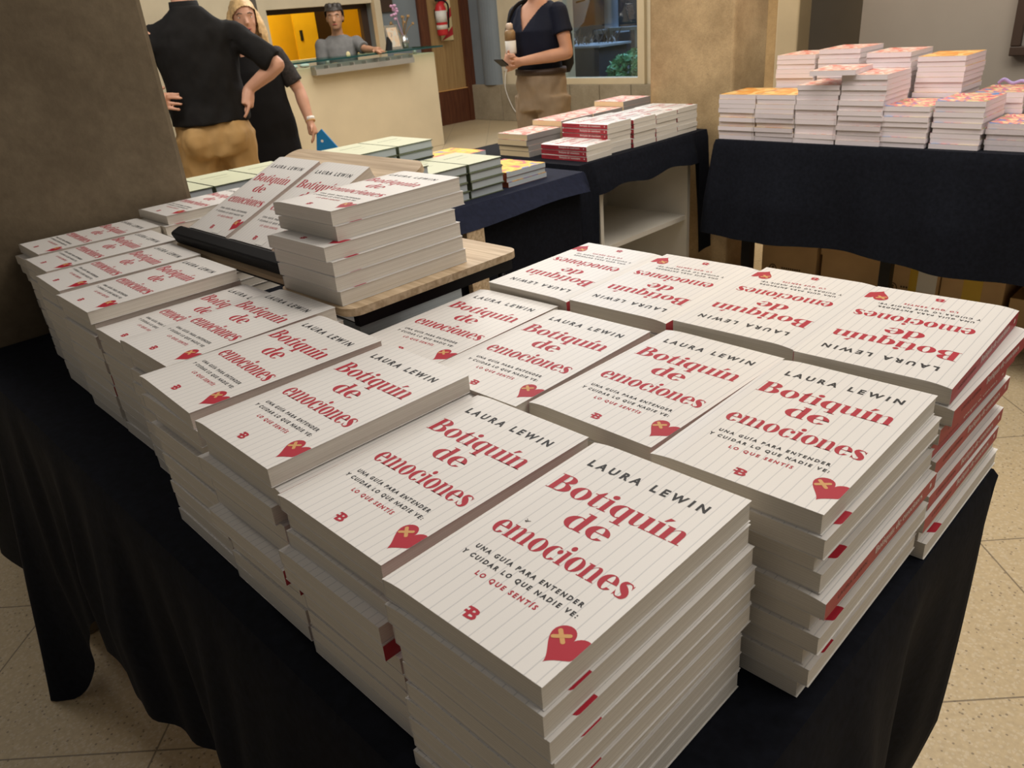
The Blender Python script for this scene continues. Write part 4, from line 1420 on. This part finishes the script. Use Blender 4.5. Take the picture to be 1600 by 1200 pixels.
def place_rows(rows, T):
    return rows, T


class FB(MB):
    """MB with a transform for pieces such as a turned head"""

    def tf_from(self, start, T):
        for i in range(start, len(self.v)):
            self.v[i] = tuple(T @ Vector(self.v[i]))


def add_head(mb, T, jaw=1.0):
    s = len(mb.v)
    mb.rings(HEAD, 24)
    mb.tube([(0, 0.092, 0.118), (0, 0.104, 0.095), (0, 0.112, 0.078), (0, 0.094, 0.066)], [0.008, 0.011, 0.014, 0.008], 8)
    mb.ball((0, 0.088, 0.130), (0.046, 0.016, 0.010), 10)
    mb.ball((0.035, 0.066, 0.080), (0.022, 0.018, 0.02), 8)
    mb.ball((-0.035, 0.066, 0.080), (0.022, 0.018, 0.02), 8)
    mb.ball((0, 0.080, 0.046), (0.026, 0.014, 0.013), 8)
    mb.ball((0, 0.078, 0.018), (0.022, 0.014, 0.016), 8)
    for sx in (-1, 1):
        mb.ball((sx * 0.073, -0.006, 0.098), (0.009, 0.020, 0.031), 8)
    mb.tf_from(s, T)


def face(root, T, hair_m, lips_open=False, glasses=False):
    for sx in (-1, 1):
        e = FB()
        e.ball((sx * 0.030, 0.081, 0.113), (0.0125, 0.008, 0.0060), 10)
        e.tf_from(0, T)
        eb = e.build('eye', M['eye_white'], root, smooth=True)
        p = FB()
        p.ball((sx * 0.030, 0.0855, 0.113), (0.0068, 0.0045, 0.0060), 10)
        p.tf_from(0, T)
        p.build('iris', M['black'], eb, smooth=True)
        b = FB()
        b.tube([(sx * 0.014, 0.098, 0.131), (sx * 0.032, 0.096, 0.136), (sx * 0.050, 0.082, 0.130)], [0.003, 0.0045, 0.002], 6)
        b.tf_from(0, T)
        b.build('eyebrow', hair_m, root, smooth=True)
    l = FB()
    l.ball((0, 0.094, 0.047), (0.024, 0.006, 0.0065), 10)
    if lips_open:
        l.ball((0, 0.092, 0.034), (0.020, 0.006, 0.006), 10)
    l.tf_from(0, T)
    lo = l.build('lips', M['lip'], root, smooth=True)
    if lips_open:
        o = FB()
        o.ball((0, 0.0965, 0.041), (0.016, 0.004, 0.0065), 10)
        o.tf_from(0, T)
        o.build('mouth', M['mouth'], lo, smooth=True)


def hair_shell(root, m, T, cut, inflate=0.012, extra=None):
    """a cap of hair round the skull; cut(p) opens the face"""
    h = FB()
    h.rings([(cx, cy, z + (0.010 if z > 0.19 else 0.0), rx + inflate, ry + inflate) for cx, cy, z, rx, ry in HEAD], 28)
    if extra:
        extra(h)
    h.tf_from(0, T)
    Ti = T.inverted()
    return fuse(h, 'hair', m, root, 0.007, 3, 0.005, 30.0, cut=lambda p: cut(Ti @ p))


def arm(mb, sh, el, wr, r=1.0, grow=0.0, upto=1.0):
    sh, el, wr = Vector(sh), Vector(el), Vector(wr)
    mb.tube([sh, sh.lerp(el, 0.4), el], [0.050 * r + grow, 0.045 * r + grow, 0.037 * r + grow], 12)
    if upto >= 1.0:
        mb.ball(el, 0.037 * r + grow, 10)
        mb.tube([el, el.lerp(wr, 0.3), wr], [0.037 * r + grow, 0.040 * r + grow, 0.026 * r + grow], 12)


def leg(mb, hip, knee, ank, r=1.0, grow=0.0, foot=True):
    hip, knee, ank = Vector(hip), Vector(knee), Vector(ank)
    mb.tube([hip, hip.lerp(knee, 0.4), knee], [0.088 * r + grow, 0.080 * r + grow, 0.056 * r + grow], 14)
    mb.tube([knee, knee.lerp(ank, 0.35), ank], [0.056 * r + grow, 0.056 * r + grow, 0.036 * r + grow], 12)


def shoes(root, pts, m):
    for x, y in pts:
        s_ = MB()
        s_.tube([(x, y - 0.07, 0.04), (x, y - 0.02, 0.05), (x, y + 0.08, 0.038), (x, y + 0.17, 0.028)], [0.036, 0.042, 0.042, 0.026], 12, flat=0.95)
        s_.v = [(a, b, max(0.001, c)) for a, b, c in s_.v]
        s_.build('shoe', m, root, smooth=True)


# --- man in a black shirt, seen from behind, hands on hips
P1 = thing('person', 'person in black shirt and khaki trousers seen from behind with hands on hips', 'person', (-4.30, 1.955, 0), math.radians(66))
TORSO1 = [(0, 0.00, 0.86, 0.185, 0.135), (0, 0.01, 0.95, 0.190, 0.150), (0, 0.01, 1.05, 0.185, 0.150), (0, 0.0, 1.16, 0.195, 0.135), (0, -0.01, 1.26, 0.205, 0.120),
          (0, -0.015, 1.325, 0.195, 0.105), (0, -0.015, 1.37, 0.150, 0.085), (0, -0.012, 1.405, 0.098, 0.070), (0, -0.01, 1.435, 0.068, 0.060)]
b = FB()
T1 = Matrix.Translation((0, 0.015, 1.49)) @ Matrix.Rotation(math.radians(-18), 4, 'Z')
b.rings([(x, y, z, rx - 0.012, ry - 0.012) for x, y, z, rx, ry in TORSO1], 24)
b.tube([(0, -0.01, 1.38), (0, 0.005, 1.46), (0, 0.015, 1.53)], [0.062, 0.058, 0.056], 14)
add_head(b, T1)
arms1 = [((0.19, -0.01, 1.315), (0.395, -0.10, 1.125), (0.225, -0.04, 1.015)), ((-0.19, -0.01, 1.315), (-0.40, -0.08, 1.12), (-0.265, -0.10, 1.020))]
for a in arms1:
    arm(b, *a, r=1.08)
hand(b, (0.225, -0.04, 1.015), (-0.35, -0.25, -0.85), (0.75, -0.55, 0.1), (-0.2, 0.6, 0.1), 0.45, 1.05)
hand(b, (-0.265, -0.10, 1.020), (0.88, -0.34, -0.14), (0.1, -0.95, 0.1), (0.0, 0.2, 0.9), 0.10, 1.0)
for sx in (-1, 1):
    leg(b, (sx * 0.10, 0, 0.84), (sx * 0.11, 0.01, 0.46), (sx * 0.11, -0.02, 0.07))
fuse(b, 'body', M['skin'], P1, 0.0055, 3)
c = FB()
c.rings([(x, y, z, rx + 0.012, ry + 0.016) for x, y, z, rx, ry in [(0, 0.0, 0.868, 0.192, 0.150)] + TORSO1[1:]], 28)
for sh_, el, wr in arms1:
    sh_, el = Vector(sh_), Vector(el)
    c.ball(sh_ + Vector((0, 0, -0.01)), 0.066, 12)
    c.tube([sh_, sh_.lerp(el, 0.5), sh_.lerp(el, 0.92)], [0.064, 0.070, 0.067], 14)
fuse(c, 'shirt', M['shirt_black'], P1, 0.010, 4, 0.016, 8.0)
MB().rings([(0, -0.012, 1.40, 0.082, 0.074), (0, -0.008, 1.425, 0.075, 0.070), (0, 0.0, 1.462, 0.070, 0.068), (0, 0.0, 1.46, 0.064, 0.062), (0, -0.01, 1.41, 0.07, 0.064)], 24).build('collar', M['shirt_black'], P1, smooth=True)
c = FB()
c.rings([(0, 0.0, 0.70, 0.185, 0.150), (0, -0.005, 0.78, 0.198, 0.160), (0, 0.0, 0.86, 0.192, 0.150), (0, 0.0, 0.915, 0.186, 0.145)], 28)
c.ball((0.085, -0.06, 0.79), (0.105, 0.11, 0.11), 14)
c.ball((-0.085, -0.06, 0.79), (0.105, 0.11, 0.11), 14)
for sx in (-1, 1):
    leg(c, (sx * 0.095, 0, 0.80), (sx * 0.11, 0.01, 0.46), (sx * 0.11, -0.02, 0.05), 1.12, 0.022)
fuse(c, 'trousers', M['khaki'], P1, 0.010, 3, 0.018, 9.0)
MB().rings([(0, 0.0, 0.885, 0.184, 0.140), (0, 0.0, 0.905, 0.184, 0.140)], 28).build('belt', M['shoe'], P1, smooth=True)
hair_shell(P1, M['brown_hair'], T1, lambda p: (p.y > 0.045 and p.z < 0.17) or p.z < 0.05 or (p.y > -0.035 and p.z < 0.10))
face(P1, T1, M['brown_hair'])
shoes(P1, [(-0.11, 0.0), (0.11, 0.0)], M['shoe'])

# --- blonde woman in a black dress
P2 = thing('person', 'blonde person in black dress with lace sleeves holding a blue folder', 'person', (-5.30, 2.80, 0), math.radians(-119))
TORSO2 = [(0, 0.0, 0.60, 0.205, 0.175), (0, 0.01, 0.72, 0.205, 0.185), (0, 0.02, 0.85, 0.185, 0.175), (0, 0.02, 0.95, 0.180, 0.165), (0, 0.02, 1.05, 0.180, 0.150),
          (0, 0.0, 1.13, 0.170, 0.115), (0, -0.01, 1.18, 0.140, 0.085), (0, -0.01, 1.215, 0.075, 0.06)]
T2 = Matrix.Translation((0, 0.03, 1.258)) @ Matrix.Rotation(math.radians(8), 4, 'Z') @ Matrix.Rotation(math.radians(4), 4, 'X') @ Matrix.Scale(1.08, 4)
b = FB()
b.rings([(x, y, z, rx - 0.014, ry - 0.014) for x, y, z, rx, ry in TORSO2], 24)
b.tube([(0, -0.01, 1.18), (0, 0.005, 1.25), (0, 0.02, 1.31)], [0.056, 0.050, 0.048], 14)
add_head(b, T2)
armL2 = ((-0.165, 0.0, 1.135), (-0.270, 0.02, 0.90), (-0.300, 0.13, 0.69))
armR2 = ((0.165, 0.0, 1.135), (0.25, 0.02, 0.90), (0.22, 0.14, 0.72))
for a in (armL2, armR2):
    arm(b, *a, r=1.12)
hand(b, armL2[2], (-0.10, 0.25, -0.95), (-0.9, 0.2, 0.1), (0.1, 0.9, 0.3), 0.6, 0.92)
hand(b, armR2[2], (-0.3, 0.4, -0.8), (0.9, 0.2, 0.1), (-0.1, 0.9, 0.3), 0.6, 0.92)
for sx in (-1, 1):
    leg(b, (sx * 0.09, 0, 0.66), (sx * 0.09, 0.01, 0.38), (sx * 0.09, -0.01, 0.06), 0.95)
fuse(b, 'body', M['skin'], P2, 0.007, 4)
c = FB()
c.rings([(0, 0.0, 0.28, 0.225, 0.19), (0, 0.0, 0.45, 0.22, 0.19)] + TORSO2[:-1] + [(0, -0.01, 1.205, 0.085, 0.07)], 28)
fuse(c, 'dress', M['dress_black'], P2, 0.011, 4, 0.008, 7.0, cut=lambda p: p.y > 0.02 and p.z > 1.15 and abs(p.x) < 0.07)
for (sh_, el, wr) in (armL2, armR2):
    sh_, el = Vector(sh_), Vector(el)
    c = FB()
    c.ball(sh_ + Vector((0, 0, 0.005)), 0.062, 12)
    c.tube([sh_, sh_.lerp(el, 0.5), sh_.lerp(el, 0.78)], [0.062, 0.063, 0.068], 14)
    fuse(c, 'sleeve', M['lace'], P2, 0.010, 3, 0.004, 18.0)


def long_hair(h):
    for sx in (-1, 1):
        h.tube([(sx * 0.062, -0.005, 0.15), (sx * 0.084, 0.012, 0.08), (sx * 0.092, 0.02, 0.0), (sx * 0.098, 0.03, -0.07)], [0.03, 0.032, 0.034, 0.016], 12)
    h.tube([(0, -0.06, 0.14), (0, -0.085, 0.05), (0, -0.08, -0.06)], [0.075, 0.078, 0.055], 14)
    h.tube([(-0.05, 0.075, 0.160), (0.0, 0.094, 0.163), (0.05, 0.075, 0.158)], [0.012, 0.014, 0.012], 10)


hair_shell(P2, M['blonde'], T2, lambda p: (p.y > 0.015 and p.z < 0.176 - 7.0 * (p.x + 0.012) ** 2 and abs(p.x) < 0.072) or (p.z < 0.02 and p.y > 0.03 and abs(p.x) < 0.08), 0.012, long_hair)
face(P2, T2, M['brown_hair'], True)
wr = Vector(armL2[2]) + Vector((0, -0.02, 0.035))
MB().tube([wr + Vector((-0.003, 0.008, -0.020)), wr], 0.036, 16).build('bracelet', M['paper_white'], P2, smooth=True)
MB().tube([wr + Vector((-0.004, 0.014, -0.028)), wr + Vector((-0.003, 0.011, -0.022))], 0.035, 16).build('watch', M['gold'], P2, smooth=True)
shoes(P2, [(-0.09, 0.0), (0.09, 0.0)], M['shoe'])
bag = thing('folder', 'bright blue folder held in the hand of the blonde person', 'folder', (-4.965, 3.055, 0.395), math.radians(40))
MB().prism([(-0.10, 0.0), (0.16, 0.0), (0.14, 0.03), (-0.02, 0.25), (-0.06, 0.22)], -0.008, 0.008, tf=Matrix.Rotation(PI / 2, 4, 'X')).build('cover', M['blue_bag'], bag)
MB().prism(ell(-0.028, 0.17, 0.010, 0.010, 0, 330, 12), 0.0082, 0.0088, tf=Matrix.Rotation(PI / 2, 4, 'X')).build('mark', M['paper_white'], bag)

# --- person behind the counter in a grey t-shirt
P3 = thing('person', 'dark-haired person in grey t-shirt leaning on the counter by the yellow booth', 'person', (-7.30, 4.84, 0), math.radians(-122))
TORSO3 = [(0, 0.0, 0.56, 0.165, 0.13), (0, 0.0, 0.70, 0.160, 0.125), (0, 0.01, 0.85, 0.158, 0.12), (0, 0.01, 1.0, 0.170, 0.12), (0, 0.0, 1.09, 0.180, 0.11), (0, -0.01, 1.155, 0.165, 0.09),
          (0, -0.01, 1.195, 0.10, 0.07), (0, 0.0, 1.215, 0.066, 0.06)]
T3 = Matrix.Translation((0, 0.03, 1.255)) @ Matrix.Rotation(math.radians(-8), 4, 'Z') @ Matrix.Diagonal((1.10, 1.04, 1.03, 1.0))
b = FB()
b.rings([(x, y, z, rx - 0.014, ry - 0.014) for x, y, z, rx, ry in TORSO3], 24)
b.tube([(0, -0.01, 1.17), (0, 0.005, 1.25), (0, 0.02, 1.31)], [0.06, 0.055, 0.053], 14)
add_head(b, T3)
armL3 = ((-0.175, 0.0, 1.125), (-0.245, 0.13, 1.055), (-0.33, 0.27, 1.045))
armR3 = ((0.175, 0.0, 1.125), (0.195, 0.06, 0.90), (0.12, 0.19, 0.93))
for a in (armL3, armR3):
    arm(b, *a, r=0.95)
hand(b, armL3[2], (-0.5, 0.8, -0.15), (0, 0.1, 1), (0.85, 0.4, 0), 0.15, 0.95)
hand(b, armR3[2], (-0.85, 0.4, 0.0), (0, 0.1, 1), (0.3, 0.85, 0), 0.3, 0.95)
for sx in (-1, 1):
    leg(b, (sx * 0.09, 0.0, 0.60), (sx * 0.12, 0.17, 0.40), (sx * 0.12, 0.08, 0.06))
fuse(b, 'body', M['skin_tan'], P3, 0.007, 4)
c = FB()
c.rings(TORSO3[:-1] + [(0, -0.005, 1.205, 0.085, 0.072)], 28)
for sh_, el, wr in (armL3, armR3):
    sh_, el = Vector(sh_), Vector(el)
    c.ball(sh_, 0.065, 12)
    c.tube([sh_, sh_.lerp(el, 0.5), sh_.lerp(el, 0.85)], [0.066, 0.064, 0.064], 14)
sh3 = fuse(c, 't_shirt', M['grey_tee'], P3, 0.010, 4, 0.006, 11.0)
MB().ball((-0.07, 0.128, 1.02), (0.022, 0.004, 0.03), 12).build('badge', M['chev_cream'], sh3, smooth=True)
c = FB()
c.rings([(0, 0, 0.53, 0.17, 0.14), (0, 0, 0.64, 0.168, 0.135)], 24)
for sx in (-1, 1):
    leg(c, (sx * 0.09, 0.0, 0.60), (sx * 0.12, 0.17, 0.40), (sx * 0.12, 0.08, 0.05), 1.1, 0.012)
fuse(c, 'trousers', M['dark_denim'], P3, 0.012, 3, 0.004)
hair_shell(P3, M['dark_hair'], T3, lambda p: (p.y > 0.035 and p.z < 0.168) or p.z < 0.06 or (p.y > -0.01 and p.z < 0.115), 0.016,
           lambda h: [h.ball((0.05 * math.cos(k), 0.055 * math.sin(k), 0.205), 0.032, 8) for k in range(7)])
face(P3, T3, M['dark_hair'])
shoes(P3, [(-0.12, 0.10), (0.12, 0.10)], M['shoe'])
stl = thing('stool', 'low stool under the grey-shirted person behind the counter', 'stool', (-7.33, 4.86, 0))
MB().rings([(0, 0, 0.44, 0.15, 0.15), (0, 0, 0.485, 0.15, 0.15)], 20).build('seat', M['black'], stl)
for k in range(4):
    a = PI / 4 + k * PI / 2
    MB().tube([(0.11 * math.cos(a), 0.11 * math.sin(a), 0.44), (0.15 * math.cos(a), 0.15 * math.sin(a), 0.0)], 0.012, 8).build('leg', M['black_metal'], stl)

# --- woman in a navy t-shirt
P4 = thing('person', 'person in navy v-neck t-shirt and beige trousers standing by the window', 'person', (-3.58, 3.83, 0), math.radians(182))
TORSO4 = [(0, 0.0, 0.90, 0.155, 0.115), (0, 0.01, 0.98, 0.148, 0.112), (0, 0.02, 1.08, 0.155, 0.120), (0, 0.02, 1.16, 0.170, 0.125), (0, 0.0, 1.23, 0.172, 0.105), (0, -0.01, 1.285, 0.150, 0.08),
          (0, -0.01, 1.32, 0.085, 0.06), (0, -0.005, 1.345, 0.055, 0.052)]
T4 = Matrix.Translation((0, 0.03, 1.415)) @ Matrix.Rotation(math.radians(12), 4, 'Z') @ Matrix.Scale(0.97, 4)
b = FB()
b.rings([(x, y, z, rx - 0.008, ry - 0.008) for x, y, z, rx, ry in TORSO4], 24)
b.tube([(0, -0.01, 1.30), (0, 0.005, 1.38), (0, 0.02, 1.45)], [0.052, 0.048, 0.047], 14)
add_head(b, T4)
armL4 = ((-0.165, 0.0, 1.255), (-0.235, 0.015, 1.025), (-0.03, 0.215, 1.00))
armR4 = ((0.165, 0.0, 1.255), (0.225, 0.03, 1.02), (0.045, 0.225, 1.005))
for a in (armL4, armR4):
    arm(b, *a, r=0.98)
hand(b, armL4[2], (0.9, 0.35, -0.15), (-0.3, 0.9, 0.1), (0.1, 0.1, 0.9), 0.9, 0.9)
hand(b, armR4[2], (-0.55, 0.75, 0.1), (0.6, 0.7, 0.0), (0.1, 0.0, 0.95), 1.1, 0.9)
for sx in (-1, 1):
    leg(b, (sx * 0.085, 0, 0.84), (sx * 0.095, 0.01, 0.46), (sx * 0.095, -0.02, 0.07), 0.95)
fuse(b, 'body', M['skin'], P4, 0.007, 4)


def vneck(p):
    return p.y > 0.0 and p.z > 1.165 and abs(p.x) < 0.10 * (p.z - 1.165) / 0.15


c = FB()
c.rings([(x, y, z, rx + 0.006, ry + 0.006) for x, y, z, rx, ry in TORSO4[:-1]], 28)
for sh_, el, wr in (armL4, armR4):
    sh_, el = Vector(sh_), Vector(el)
    c.ball(sh_, 0.058, 12)
    c.tube([sh_, sh_.lerp(el, 0.3), sh_.lerp(el, 0.52)], [0.058, 0.058, 0.062], 14)
fuse(c, 't_shirt', M['navy_tee'], P4, 0.0055, 5, 0.004, 12.0, cut=lambda p: vneck(p) or (p.z > 1.315 and abs(p.x) < 0.07))
c = FB()
c.rings([(0, 0.0, 0.70, 0.176, 0.138), (0, -0.01, 0.78, 0.178, 0.145), (0, 0.0, 0.86, 0.178, 0.140), (0, 0.0, 0.935, 0.168, 0.128)], 28)
for sx in (-1, 1):
    leg(c, (sx * 0.088, -0.005, 0.78), (sx * 0.095, 0.01, 0.46), (sx * 0.095, -0.02, 0.05), 1.08, 0.022)
fuse(c, 'trousers', M['beige'], P4, 0.009, 3, 0.014, 10.0)
MB().rings([(0, 0.0, 0.912, 0.180, 0.140), (0, 0.0, 0.945, 0.177, 0.138)], 28).build('belt', M['dark_wood'], P4, smooth=True)
hair_shell(P4, M['brown_hair'], T4, lambda p: (p.y > 0.035 and p.z < 0.16 and abs(p.x) < 0.066) or (p.z < 0.0 and p.y > 0.0), 0.013,
           lambda h: h.tube([(0, -0.06, 0.14), (0, -0.085, 0.02), (-0.02, -0.09, -0.14)], [0.075, 0.07, 0.03], 14))
face(P4, T4, M['brown_hair'])
shoes(P4, [(-0.095, 0.0), (0.095, 0.0)], M['shoe'])
bp = thing('backpack', 'black backpack on the back of the navy-shirted person', 'backpack', (-3.58, 3.83, 0), math.radians(182))
c = FB()
c.rings([(0, -0.175, 0.90, 0.09, 0.04), (0, -0.19, 0.95, 0.11, 0.055), (0, -0.19, 1.12, 0.105, 0.05), (0, -0.17, 1.21, 0.08, 0.035)], 22)
c.build('pack', M['black'], bp, smooth=True)
for sx in (1,):
    MB().tube(curve([(sx * 0.10, -0.15, 1.24), (sx * 0.115, -0.06, 1.325), (sx * 0.125, 0.06, 1.30), (sx * 0.135, 0.125, 1.20), (sx * 0.16, 0.10, 1.06), (sx * 0.15, -0.12, 0.95)]), 0.013, 8, flat=0.3).build('strap', M['black'], bp, smooth=True)
bo = thing('water_bottle', 'tan water bottle with pale cap held by the navy-shirted person', 'bottle', (-3.612, 3.612, 1.045), 0)
MB().rings([(0, 0, 0, 0.030, 0.030), (0, 0, 0.01, 0.033, 0.033), (0, 0, 0.075, 0.033, 0.033)], 18).build('sleeve', M['paper_white'], bo, smooth=True)
MB().rings([(0, 0, 0.0752, 0.033, 0.033), (0, 0, 0.12, 0.033, 0.033), (0, 0, 0.135, 0.024, 0.024)], 18).build('body', M['bottle_tan'], bo, smooth=True)
MB().rings([(0, 0, 0.1352, 0.022, 0.022), (0, 0, 0.165, 0.020, 0.020), (0, 0, 0.172, 0.012, 0.012)], 16).build('cap', M['bottle_cap'], bo, smooth=True)
tag(MB().box(-0.035, 0.035, -0.004, 0.004, -0.004, 0.07, 0, Matrix.Translation((-3.605, 3.545, 0.985)) @ Matrix.Rotation(math.radians(55), 4, 'X')).build('phone', M['black'], bevel=0.002),
    'dark phone in the hands of the navy-shirted person', 'phone')
